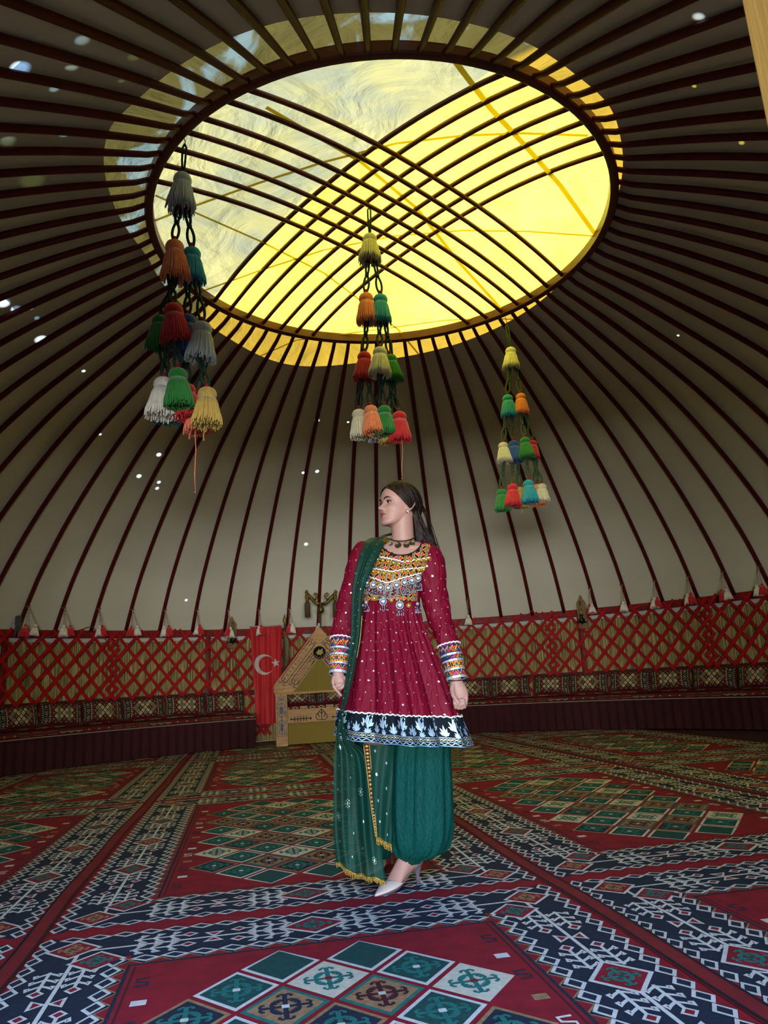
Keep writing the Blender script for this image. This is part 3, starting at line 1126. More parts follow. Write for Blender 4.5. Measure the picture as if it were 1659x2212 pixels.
def cushion_mesh(var, w=0.57, h=0.30, th=0.16):
    fr = cushion_surf(w, h, th)
    mb = MB()
    mb.grid(lambda s, t: fr(2 * s - 1, 2 * t - 1, -0.8), 40, 28)
    mb.grid(lambda s, t: (lambda p: Vector((p.x, -p.y, p.z)))(fr(1 - 2 * s, 2 * t - 1)), 16, 12)
    for pts, c, l in CP[var].p:
        # split long polygons so that they follow the bulge
        if len(pts) == 4 and max(abs(pts[0][1] - pts[2][1]), abs(pts[0][0] - pts[2][0])) > 0.5:
            n, nx_ = 14, (8 if abs(pts[0][0] - pts[2][0]) > 0.2 else 1)
            a, b, cc, d = [Vector((*q, 0)) for q in pts]
            for k in range(n):
                s0, s1 = k / n, (k + 1) / n
                for i in range(nx_):
                    u0, u1 = i / nx_, (i + 1) / nx_
                    q = [a.lerp(d, s0).lerp(b.lerp(cc, s0), u0), a.lerp(d, s0).lerp(b.lerp(cc, s0), u1), a.lerp(d, s1).lerp(b.lerp(cc, s1), u1), a.lerp(d, s1).lerp(b.lerp(cc, s1), u0)]
                    mb.poly([fr(p.x, p.y, l) for p in q], c)
        else:
            mb.poly([fr(p[0], p[1], l) for p in pts], c)
    rim = [fr(x, y) for x, y in [(-1 + 0.1 * k, -1) for k in range(20)] + [(1, -1 + 0.1 * k) for k in range(20)] + [(1 - 0.1 * k, 1) for k in range(20)] + [(-1, 1 - 0.1 * k) for k in range(21)]]
    mb.tube([Vector((p.x, 0, p.z)) for p in rim], 0.012, 6)
    return mb
protos = [None, None, None]
def place_cushion(px0, px1, k, lab, grp, r=6.12, z=0.478, lean=-14, roll=0.0):
    a = az_of(cyl((px0 + px1) / 2, 1535, r))
    v = k % 3
    if protos[v] is None:
        protos[v] = o = cushion_mesh(v).build('cushion', kc)
    else:
        o = protos[v].copy()
        COL.objects.link(o)
    pa, pb = cyl(px0, 1535, r), cyl(px1, 1535, r)
    s = (pa - pb).length / 0.57 * 0.975
    o.scale = (s, 1, 1)
    p = P(a, r, z)
    o.location = p
    o.rotation_euler = (R(lean), R(roll), R(a - 90))
    tag(o, lab, 'cushion', grp)
    return o
CL = [(445, 530), (356, 445), (267, 356), (180, 267), (88, 180), (-2, 88), (-95, -4)]
for k, (x0, x1) in enumerate(CL[:6]):
    place_cushion(x0, x1, k + 1, 'kilim cushion on the left bench, %s counted leftward from the red flag' % ORD[k + 1], 'kilim cushions on the left bench', roll=[0, 2, -1, 1, 3, -2][k])
CR = [(895, 975), (977, 1063), (1063, 1150), (1156, 1236), (1236, 1320), (1322, 1411), (1411, 1501), (1503, 1600), (1602, 1695)]
for k, (x0, x1) in enumerate(CR[1:]):
    place_cushion(x0, x1, k, 'kilim cushion on the right bench, %s counted rightward from the woman' % ORD[k + 1], 'kilim cushions on the right bench', roll=[0, -1, 2, 0, 1, -2, 1, 0][k])

# ------------------------------------------------------------------ wooden throne with a gabled back
oak = M('throne_oak', '#a87b45', 0.5, vary=(5, 0.28), stretch=(1, 1, 7), bump=(18, 0.15, 0.004))
oak_h = M('throne_oak_lengthwise', '#a5793f', 0.5, vary=(5, 0.28), stretch=(1, 1, 8), bump=(18, 0.15, 0.004))
ink = M('black_ornament', '#0c0b0b', 0.6)
carve = M('carved_blue_grey', '#4d5a68', 0.55, vary=(40, 0.5))
def gold_material():
    m = M('gold_cloth', '#9c8226', 0.42, metal=0.35, spec=0.5)
    nt = m.node_tree
    b = nt.nodes['Principled BSDF']
    tc = nt.nodes.new('ShaderNodeTexCoord')
    last = None
    for ang in (45, -45):
        mp = nt.nodes.new('ShaderNodeMapping')
        mp.inputs['Rotation'].default_value = (0, R(ang), 0)
        nt.links.new(tc.outputs['Object'], mp.inputs[0])
        wv = nt.nodes.new('ShaderNodeTexWave')
        wv.inputs['Scale'].default_value = 26
        wv.bands_direction = 'X'
        nt.links.new(mp.outputs[0], wv.inputs['Vector'])
        if last is None:
            last = wv.outputs['Fac']
        else:
            mu = nt.nodes.new('ShaderNodeMath')
            mu.operation = 'MULTIPLY'
            nt.links.new(last, mu.inputs[0])
            nt.links.new(wv.outputs['Fac'], mu.inputs[1])
            last = mu.outputs[0]
    r = nt.nodes.new('ShaderNodeValToRGB')
    r.color_ramp.elements[0].color = (*lin('#7a651c'), 1)
    r.color_ramp.elements[1].color = (*lin('#dcc052'), 1)
    nt.links.new(last, r.inputs[0])
    nt.links.new(r.outputs[0], b.inputs['Base Color'])
    bp = nt.nodes.new('ShaderNodeBump')
    bp.inputs['Strength'].default_value = 0.8
    bp.inputs['Distance'].default_value = 0.01
    nt.links.new(last, bp.inputs['Height'])
    nt.links.new(bp.outputs[0], b.inputs['Normal'])
    return m
gold_cl = gold_material()
TY = 10.86
tc_ = W(697, 1609, TY)
throne = thing('throne', 'carved wooden throne with gabled back and gold cloth panels beside the red flag', 'throne', (tc_.x, TY, 0), R(9))
HW = 0.655
def scroll_pat(pt, x, z, s, fx, fz, c=1, l=1, w=0.012):
    """corner scroll: a hooked ram's-horn ornament"""
    q = lambda a, b: (x + fx * a * s, z + fz * b * s)
    pt.stroke([q(0, 0), q(0.55, 0), q(0.75, 0.2), q(0.75, 0.5), q(0.5, 0.65), q(0.3, 0.5), q(0.42, 0.35)], w, c, l)
    pt.stroke([q(0, 0), q(0, 0.55), q(0.2, 0.75), q(0.5, 0.75)], w, c, l)
    pt.stroke([q(0.75, 0.5), q(1.0, 0.55), q(1.0, 0.85)], w, c, l)
    pt.stroke([q(0.2, 0.75), q(0.2, 1.0), q(0.5, 1.0)], w, c, l)
for s in (-1, 1):
    mb = MB()
    x = s * (HW - 0.085)
    mb.box((x, 0.02, 0.365), (0.17, 0.05, 0.73), 0, bev=0.006)
    mb.box((s * (HW - 0.025), 0.30, 0.365), (0.05, 0.55, 0.73), 0, bev=0.006)
    pt = Pat()
    X = x
    # framed carving: a long panel with mirrored scrolls
    for fr in ([(X - 0.062, 0.14), (X + 0.062, 0.14), (X + 0.062, 0.60), (X + 0.045, 0.63), (X - 0.045, 0.63), (X - 0.062, 0.60), (X - 0.062, 0.14)],):
        pt.stroke(fr, 0.010, 2, 1)
    for z0, f in ((0.16, 1), (0.60, -1), (0.40, 1), (0.36, -1)):
        for q in (-1, 1):
            pt.stroke([(X, z0), (X + q * 0.03, z0 + f * 0.01), (X + q * 0.045, z0 + f * 0.05), (X + q * 0.03, z0 + f * 0.085), (X + q * 0.012, z0 + f * 0.07), (X + q * 0.02, z0 + f * 0.045)], 0.012, 2, 2)
            pt.stroke([(X, z0 + f * 0.05), (X + q * 0.02, z0 + f * 0.12), (X + q * 0.04, z0 + f * 0.11)], 0.010, 2, 2)
    pt.stroke([(X, 0.16), (X, 0.60)], 0.012, 2, 2)
    for q in (-1, 1):
        pt.stroke([(X, 0.645), (X + q * 0.03, 0.65), (X + q * 0.045, 0.675), (X + q * 0.02, 0.69)], 0.012, 2, 2)
    pt.stroke([(X, 0.64), (X, 0.72)], 0.011, 2, 2)
    pt.emit(mb, lambda a, b, l: Vector((a, -0.006 - 0.0006 * l, b)))
    mb.build('leg_panel', [oak, ink, carve], throne, smooth=False)
mb = MB()
mb.box((0, 0.03, 0.405), (2 * HW - 0.34, 0.045, 0.19), 0, bev=0.005)
pt = Pat()
for s in (-1, 1):
    x0 = s * 0.30
    pt.stroke([(x0 - 0.13, 0.365), (x0 + 0.13, 0.365)], 0.012, 1, 1)
    for k in range(5):
        for q in (-1, 1):
            xx = x0 - 0.10 + k * 0.042
            pt.stroke([(xx, 0.365), (xx + 0.022, 0.365 + q * 0.018), (xx + 0.012, 0.365 + q * 0.032), (xx + 0.002, 0.365 + q * 0.026)], 0.011, 1, 1)
    pt.dia(x0 + 0.14, 0.365, 0.022, 0.022, 1, 1)
    pt.dia(x0 - 0.135, 0.365, 0.018, 0.02, 1, 1)
for q in (-1, 1):
    pt.stroke([(0, 0.335), (q * 0.05, 0.335), (q * 0.085, 0.365), (q * 0.075, 0.405), (q * 0.04, 0.41), (q * 0.03, 0.385), (q * 0.05, 0.375)], 0.011, 1, 1)
    pt.stroke([(0, 0.42), (q * 0.03, 0.45), (q * 0.05, 0.435), (q * 0.045, 0.415)], 0.011, 1, 1)
    pt.stroke([(q * 0.075, 0.40), (q * 0.03, 0.455), (0, 0.48)], 0.010, 1, 1)
pt.stroke([(0, 0.335), (0, 0.49)], 0.011, 1, 1)
pt.emit(mb, lambda a, b, l: Vector((a, 0.0065 - 0.0006 * l, b)))
mb.build('seat_rail', [oak_h, ink], throne, smooth=False)
mb = MB()
mb.box((0, 0.055, 0.165), (2 * HW - 0.34, 0.04, 0.30), 0, bev=0.008)
mb.build('front_panel', gold_cl, throne, smooth=False)
mb = MB()
mb.box((0, 0.32, 0.455), (2 * HW - 0.12, 0.56, 0.07), 0, bev=0.01)
mb.build('seat', oak, throne, smooth=False)
mb = MB()
mb.box((0, 0.32, 0.515), (2 * HW - 0.16, 0.50, 0.06), 0, bev=0.02)
pt = Pat()
for k in range(9):
    x = -0.5 + k * 0.125
    if k % 3 == 2:
        for q in (-1, 0, 1):
            pt.rect(x + q * 0.036 - 0.015, 0.494, x + q * 0.036 + 0.015, 0.536, 1, 1)
            pt.rect(x + q * 0.036 - 0.004, 0.50, x + q * 0.036 + 0.004, 0.53, 2, 2)
    else:
        pt.dia(x, 0.515, 0.052, 0.022, 1, 1)
        pt.dia(x, 0.515, 0.034, 0.014, 3, 2)
pt.emit(mb, lambda a, b, l: Vector((a, 0.068 - 0.001 * l, b)))
mb.build('seat_mattress', kc, throne, smooth=False)
for nm, x, v, lab in (('cushion', -0.33, 0, 'kilim cushion lying on the throne seat, under the left slope of the gable'), ('cushion', 0.24, 1, 'kilim cushion lying on the throne seat, next to the woman')):
    o = protos[v].copy()
    COL.objects.link(o)
    m_ = Matrix.Translation(throne.location) @ Matrix.Rotation(R(9), 4, 'Z') @ Matrix.Translation((x, 0.42, 0.549)) @ Matrix.Rotation(R(-16), 4, 'X')
    o.matrix_world = m_ @ Matrix.Diagonal((0.98, 0.8, 0.72, 1))
    tag(o, lab, 'cushion', 'kilim cushions on the throne')
# gable: outer and inner planks either side, gold triangle, emblem
GZ0, GZ1, GB = 0.745, 1.675, 0.675
gy = 0.03
gm = MB()
def gpt(s, along, across):
    """along 0..1 from the lower outer corner to the apex, across: metres inwards from the outer edge"""
    a, b = Vector((s * GB, GZ0 + 0.10)), Vector((0, GZ1))
    t = (b - a).normalized()
    nn = Vector((-s * t.y, s * t.x)) if True else None
    nn = Vector((t.y * -s * 1, t.x * s)) 
    if nn.y > 0:
        nn = -nn
    return a + (b - a) * along + nn * across
for s in (-1, 1):
    mb = MB()
    for o0, o1, yy in ((0.0, 0.135, 0.0), (0.137, 0.285, 0.004)):
        a0, a1 = gpt(s, 0, o0), gpt(s, 0, o1)
        # clip the plank with the lower edge and the middle line
        def line_at_z(o, z):
            p, q = gpt(s, 0, o), gpt(s, 1, o)
            k = (z - p.y) / (q.y - p.y)
            return p + (q - p) * k
        def line_at_x0(o):
            p, q = gpt(s, 0, o), gpt(s, 1, o)
            k = (0 - p.x) / (q.x - p.x)
            return p + (q - p) * k
        if o0 == 0:
            poly = [Vector((s * GB, GZ0)), Vector((s * GB, GZ0 + 0.10)), line_at_x0(o0), line_at_x0(o1), line_at_z(o1, GZ0)]
        else:
            poly = [line_at_z(o0, GZ0), line_at_x0(o0), line_at_x0(o1), line_at_z(o1, GZ0)]
        F_ = [Vector((p.x, gy + yy, p.y)) for p in poly]
        B_ = [Vector((p.x, gy + 0.06, p.y)) for p in poly]
        mb.rings([F_, B_])
    # ornaments: frame lines, corner scrolls and small carved letters
    pt = Pat()
    def L(al, ac):
        p = gpt(s, al, ac)
        return (p.x, p.y)
    for ac in (0.022, 0.118, 0.160, 0.265):
        pt.stroke([L(0.20, ac), L(0.78 if ac < 0.13 else 0.66, ac)], 0.008, 1, 1)
    for al, f in ((0.08, 1), (0.80, -1)):
        for lane in (0.022, 0.160):
            if lane > 0.1:
                al2 = al + (0.06 if f > 0 else -0.16)
            else:
                al2 = al
            q = lambda a, c: L(al2 + f * a, lane + c)
            pt.stroke([q(0.12, 0), q(0.06, 0.005), q(0.03, 0.03), q(0.05, 0.05), q(0.09, 0.045), q(0.085, 0.025)], 0.010, 1, 1)
            pt.stroke([q(0.12, 0.10), q(0.06, 0.095), q(0.03, 0.07), q(0.05, 0.055)], 0.010, 1, 1)
            pt.stroke([q(0.03, 0.03), q(0.0, 0.03), q(0.0, 0.0), q(0.025, 0.0)], 0.009, 1, 1)
            pt.stroke([q(0.03, 0.07), q(0.0, 0.07), q(0.0, 0.10), q(0.025, 0.10)], 0.009, 1, 1)
    runes = [[[(0, 0), (0, 1)], [(0, 1), (0.4, 0.8)]], [[(0, 0), (0, 1)], [(0, 0.5), (0.4, 0.5)]], [[(0, 0), (0, 1)], [(0.4, 0), (0.4, 1)], [(0, 0.5), (0.4, 0.5)]],
             [[(0, 0), (0, 1)], [(0, 0.9), (0.4, 0.6)], [(0.4, 0.6), (0, 0.4)]], [[(0.2, 0.1), (0, 0.5)], [(0, 0.5), (0.3, 0.8)]], [[(0, 0), (0, 1)], [(0, 0), (0.4, 0.3)]],
             [[(0, 0.2), (0.3, 0.5)], [(0.3, 0.5), (0, 0.8)]], [[(0, 0), (0, 1)], [(0, 1), (0.4, 0.5)], [(0.4, 0.5), (0.4, 0.1)]], [[(0.1, 0.4), (0.3, 0.6)], [(0.3, 0.4), (0.1, 0.6)]]]
    for k, rn in enumerate(runes):
        for st in rn:
            al = 0.22 + 0.058 * k
            pt.stroke([L(al + 0.045 * p[0], 0.045 + 0.05 * (1 - p[1])) for p in st], 0.006, 3, 1)
    for k in range(14):
        al = 0.24 + 0.029 * k
        pt.stroke([L(al, 0.185), L(al + 0.016, 0.20), L(al, 0.215), L(al + 0.012, 0.235), L(al, 0.245)], 0.008, 3, 1)
    pt.emit(mb, lambda a, b, l: Vector((a, gy - 0.0015, b)))
    mb.build('gable_beam', [oak, ink, carve, M('brown_carving', '#5c4026', 0.6)], throne, smooth=False)
inner_z = None
p_l = Vector((-0.40, GZ0)); 
mb = MB()
def _ix(o):
    p, q = gpt(-1, 0, o), gpt(-1, 1, o)
    k = (0 - p.x) / (q.x - p.x)
    return (p + (q - p) * k).y
zap = _ix(0.285)
def _iz(o, z):
    p, q = gpt(-1, 0, o), gpt(-1, 1, o)
    k = (z - p.y) / (q.y - p.y)
    return (p + (q - p) * k).x
bx = abs(_iz(0.285, GZ0))
F_ = [Vector((-bx, gy + 0.02, GZ0)), Vector((bx, gy + 0.02, GZ0)), Vector((0, gy + 0.02, zap))]
mb.rings([F_, [p + Vector((0, 0.03, 0)) for p in F_]])
mb.build('gable_cloth', gold_cl, throne, smooth=False)
mb = MB()
mb.box((0, gy + 0.02, GZ0 - 0.018), (2 * GB - 0.02, 0.09, 0.036), 0, bev=0.006)
mb.build('gable_sill', oak_h, throne, smooth=False)
mb = MB()
ez = 1.285
mb.lathe([(0.088, 0), (0.092, 0.012), (0.001, 0.016)], c=(0, gy + 0.002, ez), n=28, axis=(0, -1, 0))
pt = Pat()
pt.poly([(-0.055, 0.0), (-0.02, 0.03), (-0.012, 0.055), (0.004, 0.035), (0.03, 0.045), (0.05, 0.06), (0.045, 0.02), (0.06, -0.01), (0.03, -0.02), (0.02, -0.045), (0.0, -0.03), (-0.03, -0.035), (-0.035, -0.015)], 1, 1)
for k in range(7):
    a = -150 + 20 * k
    pt.rect(0.074 * cos(R(a)) - 0.006, 0.074 * sin(R(a)) - 0.005, 0.074 * cos(R(a)) + 0.006, 0.074 * sin(R(a)) + 0.005, 1, 1)
pt.emit(mb, lambda a, b, l: Vector((a, gy - 0.0165, ez + b)))
mb.build('emblem', [M('black_lacquer', '#080706', 0.7, spec=0.1), M('emblem_gold', '#86763a', 0.55, metal=0.3)], throne, smooth=False)

# ------------------------------------------------------------------ brass standard behind the throne
brass = M('aged_brass', '#6d5a2c', 0.42, metal=0.75, vary=(14, 0.35))
tass_br = M('brown_tassel', '#55462c', 0.9, vary=(30, 0.25), stretch=(6, 6, 0.4))
SY = 11.62
def S(px, py, dy=0):
    return W(px, py, SY + dy)
sp = S(694, 1500)
std = thing('brass_standard', 'aged brass standard with scrolled horns and hanging brown tassels rising behind the throne', 'standard', (sp.x, SY, 0))
def loc(p):
    return p - Vector((sp.x, SY, 0))
mb = MB()
mb.tube([loc(Vector((sp.x, SY, 0.0))), loc(Vector((sp.x, SY, 1.0))), loc(S(693, 1322))], 0.013, 10)
mb.build('pole', M('brass_pole', '#7d7350', 0.4, metal=0.7), std)
mb = MB()
mb.lathe([(0.001, -0.062), (0.02, -0.058), (0.045, -0.038), (0.056, 0), (0.045, 0.038), (0.02, 0.055), (0.018, 0.075), (0.034, 0.085), (0.026, 0.1)], c=loc(S(693, 1317)), n=20)
mb.build('ball', brass, std)
mb = MB()
hornpx = [(693, 1305), (684, 1303.5), (677.5, 1299), (673, 1292.5), (667.5, 1288), (661.5, 1281.5), (660, 1277.5), (662, 1275), (664.5, 1276.2), (664.3, 1278.8), (662.6, 1279.2)]
rad = [0.024, 0.026, 0.024, 0.022, 0.022, 0.016, 0.012, 0.010, 0.009, 0.009, 0.009]
inner = [(678, 1297), (683, 1292), (685.5, 1287), (684, 1282.5), (680, 1281.3), (677.6, 1283.8), (679, 1286.5), (681, 1286)]
irad = [0.016, 0.016, 0.015, 0.013, 0.012, 0.011, 0.010, 0.009]
for s in (-1, 1):
    m_ = lambda q: loc(S(693.5 + (q[0] - 693.5) * s, q[1] - (0.055 * 2 * (693.5 - q[0]) if s < 0 and False else 0)))
    mb.tube([m_(q) for q in hornpx], rad, 10)
    mb.tube([m_(q) for q in inner], irad, 10)
    for k in range(5):
        mb.tube([m_((678 - 2 * k, 1293 - 1.5 * k)), m_((674 - 2.6 * k, 1289 - 2.6 * k)), m_((669 - 1.9 * k, 1287 - 1.9 * k))], [0.004, 0.007, 0.004], 6)
mb.build('horns', brass, std)
for s in (-1, 1):
    t = loc(S(693.5 + s * 30.2, 1291))
    mb = MB()
    mb.lathe([(0.004, 0.10), (0.012, 0.09), (0.02, 0.07), (0.012, 0.05), (0.03, 0.035), (0.034, 0.02), (0.022, 0.0), (0.03, -0.012), (0.02, -0.04), (0.022, -0.075)], c=t, n=16)
    o = mb.build('finial', brass, std)
    mb = MB()
    n_ = 30
    for k in range(n_):
        a = 2 * pi * k / n_
        r1 = 0.036 + 0.006 * random.random()
        b_ = t + Vector((0.028 * cos(a), 0.028 * sin(a), -0.075))
        mb.tube([b_, b_ + Vector((0.01 * cos(a), 0.01 * sin(a), -0.03)), t + Vector((r1 * cos(a), r1 * sin(a), -0.30 - 0.02 * random.random()))], [0.006, 0.0075, 0.0065], 5)
    mb.lathe([(0.030, -0.07), (0.036, -0.09), (0.034, -0.29)], c=t, n=14)
    mb.build('tassel', tass_br, std)

# ------------------------------------------------------------------ flag and spear
fl_y = 11.80
pts = {k: W(*k, fl_y) for k in ((541, 1354), (607, 1352), (568, 1566), (590, 1561))}
fw = 0.50
fc = (W(541, 1354, fl_y) + W(607, 1352, fl_y)) / 2
fz1 = fc.z
fz0 = W(578, 1563, fl_y).z
flag = thing('flag', 'red banner flag with white crescent and star hanging against the lattice', 'flag', (fc.x, fl_y, fz0), R(10))
FH = fz1 - fz0
flag_red = M('flag_red', '#c01f26', 0.6, sheen=0.2, vary=(3, 0.12))
flag_white = M('flag_white', '#c9c2bb', 0.7)
def fs(u, v, off=0.0):
    """u -0.5..0.5 across, v 0..1 downwards"""
    narrow = 1 - 0.16 * v ** 1.5 - 0.05 * sin(pi * v)
    fold = 0.014 * sin(u * 26 + 1.5 * v) * (0.5 + 0.5 * abs(cos(v * 2))) + 0.02 * sin(u * 9 + 4 * v)
    if v < 0.12:
        fold += 0.008 * sin(u * 70) * (0.12 - v) / 0.12
    return Vector((u * 0.50 * narrow + 0.03 * v, fold - 0.03 * v - off, FH * (1 - v)))
mb = MB()
mb.grid(lambda s, t: fs(s - 0.5, t), 60, 60)
mb.grid(lambda s, t: fs(s - 0.5, t) + Vector((0, 0.005, 0)), 60, 60)
mb.build('banner', flag_red, flag)
mb = MB()
ox, oy = -0.048, 0.60
Ro, Ri = 0.160, 0.128
px_m = 0.50
outer = [(ox + Ro * cos(R(a)), oy + Ro * sin(R(a))) for a in range(36, 325, 6)]
inner_ = []
sh = 0.040
for a in range(36, 325, 6):
    # inner circle shifted towards the star
    aa = R(a)
    inner_.append((ox + sh + Ri * cos(R(180 + (a - 180) * 1.07)), oy + Ri * sin(R(180 + (a - 180) * 1.07))))
Q = lambda p: fs(p[0] / 0.50 * 1.06, p[1] / FH * 1.0, 0.009)
mixp = lambda p, q, k: (p[0] * (1 - k) + q[0] * k, p[1] * (1 - k) + q[1] * k)
for i in range(len(outer) - 1):
    for k in range(4):
        mb.poly([Q(mixp(outer[i], inner_[i], k / 4)), Q(mixp(outer[i + 1], inner_[i + 1], k / 4)), Q(mixp(outer[i + 1], inner_[i + 1], (k + 1) / 4)), Q(mixp(outer[i], inner_[i], (k + 1) / 4))])
sx_, sy_ = 0.140, 0.585
stp = star_pts(sx_, sy_, 0.074, 5, 0.40, 180 + 18 - 8)
c0 = Q((sx_, sy_))
for i in range(10):
    m0, m1 = mixp((sx_, sy_), stp[i], 0.5), mixp((sx_, sy_), stp[(i + 1) % 10], 0.5)
    mb.poly([c0, Q(m0), Q(m1)])
    mb.poly([Q(m0), Q(stp[i]), Q(stp[(i + 1) % 10]), Q(m1)])
o = mb.build('crescent_and_star', flag_white, flag, smooth=False)
mb = MB()
mb.tube([(-0.258, 0, FH + 0.004), (0.258, 0, FH + 0.004)], 0.012, 10)
mb.build('rod', M('white_rod', '#a8a296', 0.5), flag)
spy = 11.9
s0 = W(613, 1560, spy)
spear = thing('spear', 'tall spear with brown shaft and brass tip standing right of the flag', 'spear', (s0.x, spy, 0))
mb = MB()
top = W(615, 1348, spy) - Vector((s0.x, spy, 0))
mb.tube([(0, 0, 0), (0, 0, 0.8), (top.x, 0, top.z)], 0.014, 10)
mb.build('shaft', M('spear_shaft', '#4f3c25', 0.6, vary=(8, 0.3)), spear)
mb = MB()
tip = W(614.5, 1326, spy) - Vector((s0.x, spy, 0))
mid = top.lerp(tip, 0.35)
mb.rings([[mid.lerp(top, k) * 1 + Vector((w * cos(2 * pi * j / 8), 0.4 * w * sin(2 * pi * j / 8), 0)) for j in range(8)] for k, w in ((1.0, 0.016), (0.6, 0.013), (0.3, 0.026), (0.0, 0.03))] +
         [[mid.lerp(tip, k) + Vector((w * cos(2 * pi * j / 8), 0.4 * w * sin(2 * pi * j / 8), 0)) for j in range(8)] for k, w in ((0.5, 0.017), (1.0, 0.001))])
mb.build('spearhead', M('spear_brass', '#7c6a34', 0.4, metal=0.7), spear)
# horsehair tuft below the spearhead
mb = MB()
hp = W(620, 1372, spy) - Vector((s0.x, spy, 0))
for k in range(26):
    a = 2 * pi * k / 26
    q = hp + Vector((-0.045, 0, 0.06))
    mb.tube([q + Vector((0.01 * cos(a), 0.01 * sin(a), 0)), hp + Vector((0.03 * cos(a), 0.03 * sin(a), -0.1)), hp + Vector((0.028 * cos(a) - 0.01, 0.028 * sin(a), -0.42 - 0.05 * random.random()))], [0.006, 0.008, 0.004], 5)
mb.build('tuft', M('horsehair', '#7a6c52', 0.8, vary=(40, 0.3)), spear)

# ------------------------------------------------------------------ oil lamps on wooden wall boards
board_m = M('lamp_board', '#7d5f39', 0.55, vary=(7, 0.3), stretch=(4, 4, 1))
iron = M('dark_iron', '#17130f', 0.45, metal=0.4)
glass = bpy.data.materials.new('lamp_glass')
glass.use_nodes = True
gb = glass.node_tree.nodes['Principled BSDF']
gb.inputs['Transmission Weight'].default_value = 0.95
gb.inputs['Roughness'].default_value = 0.04
gb.inputs['Base Color'].default_value = (0.85, 0.83, 0.72, 1)
gb.inputs['IOR'].default_value = 1.45
def oil_lamp(px, pyt, pyb, lab):
    p = cyl(px, (pyt + pyb) / 2, 6.20)
    a = az_of(p)
    zt, zb = cyl(px, pyt, 6.20).z, cyl(px, pyb, 6.20).z
    h = zt - zb
    t = thing('oil_lamp', lab, 'oil lamp', P(a, 6.20, zb), R(a - 90), 'oil lamps on wooden wall boards')
    mb = MB()
    w = 0.068
    out = [(-w, 0), (w, 0), (w, h * 0.74), (w * 0.85, h * 0.80), (w * 0.45, h * 0.86), (w * 0.3, h * 0.93), (0, h), (-w * 0.3, h * 0.93), (-w * 0.45, h * 0.86), (-w * 0.85, h * 0.80), (-w, h * 0.74)]
    mb.rings([[Vector((x, -0.012, z)) for x, z in out], [Vector((x, 0.012, z)) for x, z in out]])
    mb.build('backboard', board_m, t, smooth=False)
    mb = MB()
    mb.lathe([(0.001, 0), (0.075, 0.0), (0.08, 0.012), (0.06, 0.018), (0.001, 0.02)], c=(0, -0.075, h * 0.16), n=18)
    mb.box((0, -0.05, h * 0.15), (0.02, 0.09, 0.02))
    mb.build('shelf', iron, t)
    mb = MB()
    z = h * 0.16 + 0.02
    mb.lathe([(0.001, z), (0.045, z), (0.05, z + 0.02), (0.044, z + 0.045), (0.026, z + 0.06), (0.024, z + 0.085), (0.034, z + 0.092), (0.034, z + 0.105), (0.02, z + 0.112)], c=(0, -0.075, 0), n=18)
    mb.build('oil_font', M('dark_glass_font', '#15140f', 0.2, spec=0.6), t)
    mb = MB()
    z += 0.108
    hh = h * 0.80 - z
    mb.lathe([(0.022, z), (0.031, z + 0.025), (0.030, z + 0.045), (0.019, z + hh * 0.5), (0.016, z + hh)], c=(0, -0.075, 0), n=18)
    mb.build('glass_chimney', glass, t)
oil_lamp(501, 1331, 1400, 'oil lamp with dark font on a wooden board left of the red flag')
oil_lamp(1257, 1284, 1358, 'oil lamp with dark font on a wooden board right of the woman')

# ------------------------------------------------------------------ red and white tassel pairs tied to the roof poles
yarn = {}
def Y(c):
    if c not in yarn:
        yarn[c] = M('yarn_' + c, {'white': '#e0dac8', 'red': '#c4141f', 'cream': '#ddd5b4', 'teal': '#1f9bb0', 'orange': '#f58a50', 'green': '#217f2c', 'blue': '#22509a', 'grey': '#b4baba', 'mustard': '#c6a248',
                                  'salmon': '#e2724f', 'scarlet': '#d01a22', 'olive': '#c0b58a'}[c], 0.9, sheen=0.4, bump=(160, 0.3, 0.003), vary=(25, 0.15))
    return yarn[c]
rope_red = M('twisted_cord', '#8f4a44', 0.9, vary=(120, 0.5))
def wall_tassel_mesh():
    mb = MB()
    mb.lathe([(0.001, 0.0), (0.014, -0.004), (0.02, -0.016), (0.018, -0.03), (0.022, -0.036), (0.034, -0.06), (0.052, -0.11), (0.056, -0.135), (0.001, -0.13)], n=14)
    r_ = random.Random(2)
    for k in range(26):
        a = 2 * pi * k / 26
        mb.tube([(0.018 * cos(a), 0.018 * sin(a), -0.034), (0.04 * cos(a), 0.04 * sin(a), -0.075), ((0.056 + 0.008 * r_.random()) * cos(a), (0.056 + 0.008 * r_.random()) * sin(a), -0.148 - 0.012 * r_.random())], [0.004, 0.0062, 0.005], 5)
    return mb
wt = {}
def wall_tassel(parent, c, p, sc_=1.0, rot=(0, 0)):
    if c not in wt:
        wt[c] = o = wall_tassel_mesh().build('tassel', Y(c))
    else:
        o = wt[c].copy()
        COL.objects.link(o)
    o.parent = parent
    o.location = p
    o.scale = (sc_, sc_, sc_)
    o.rotation_euler = (R(rot[0]), R(rot[1]), random.uniform(0, 6))
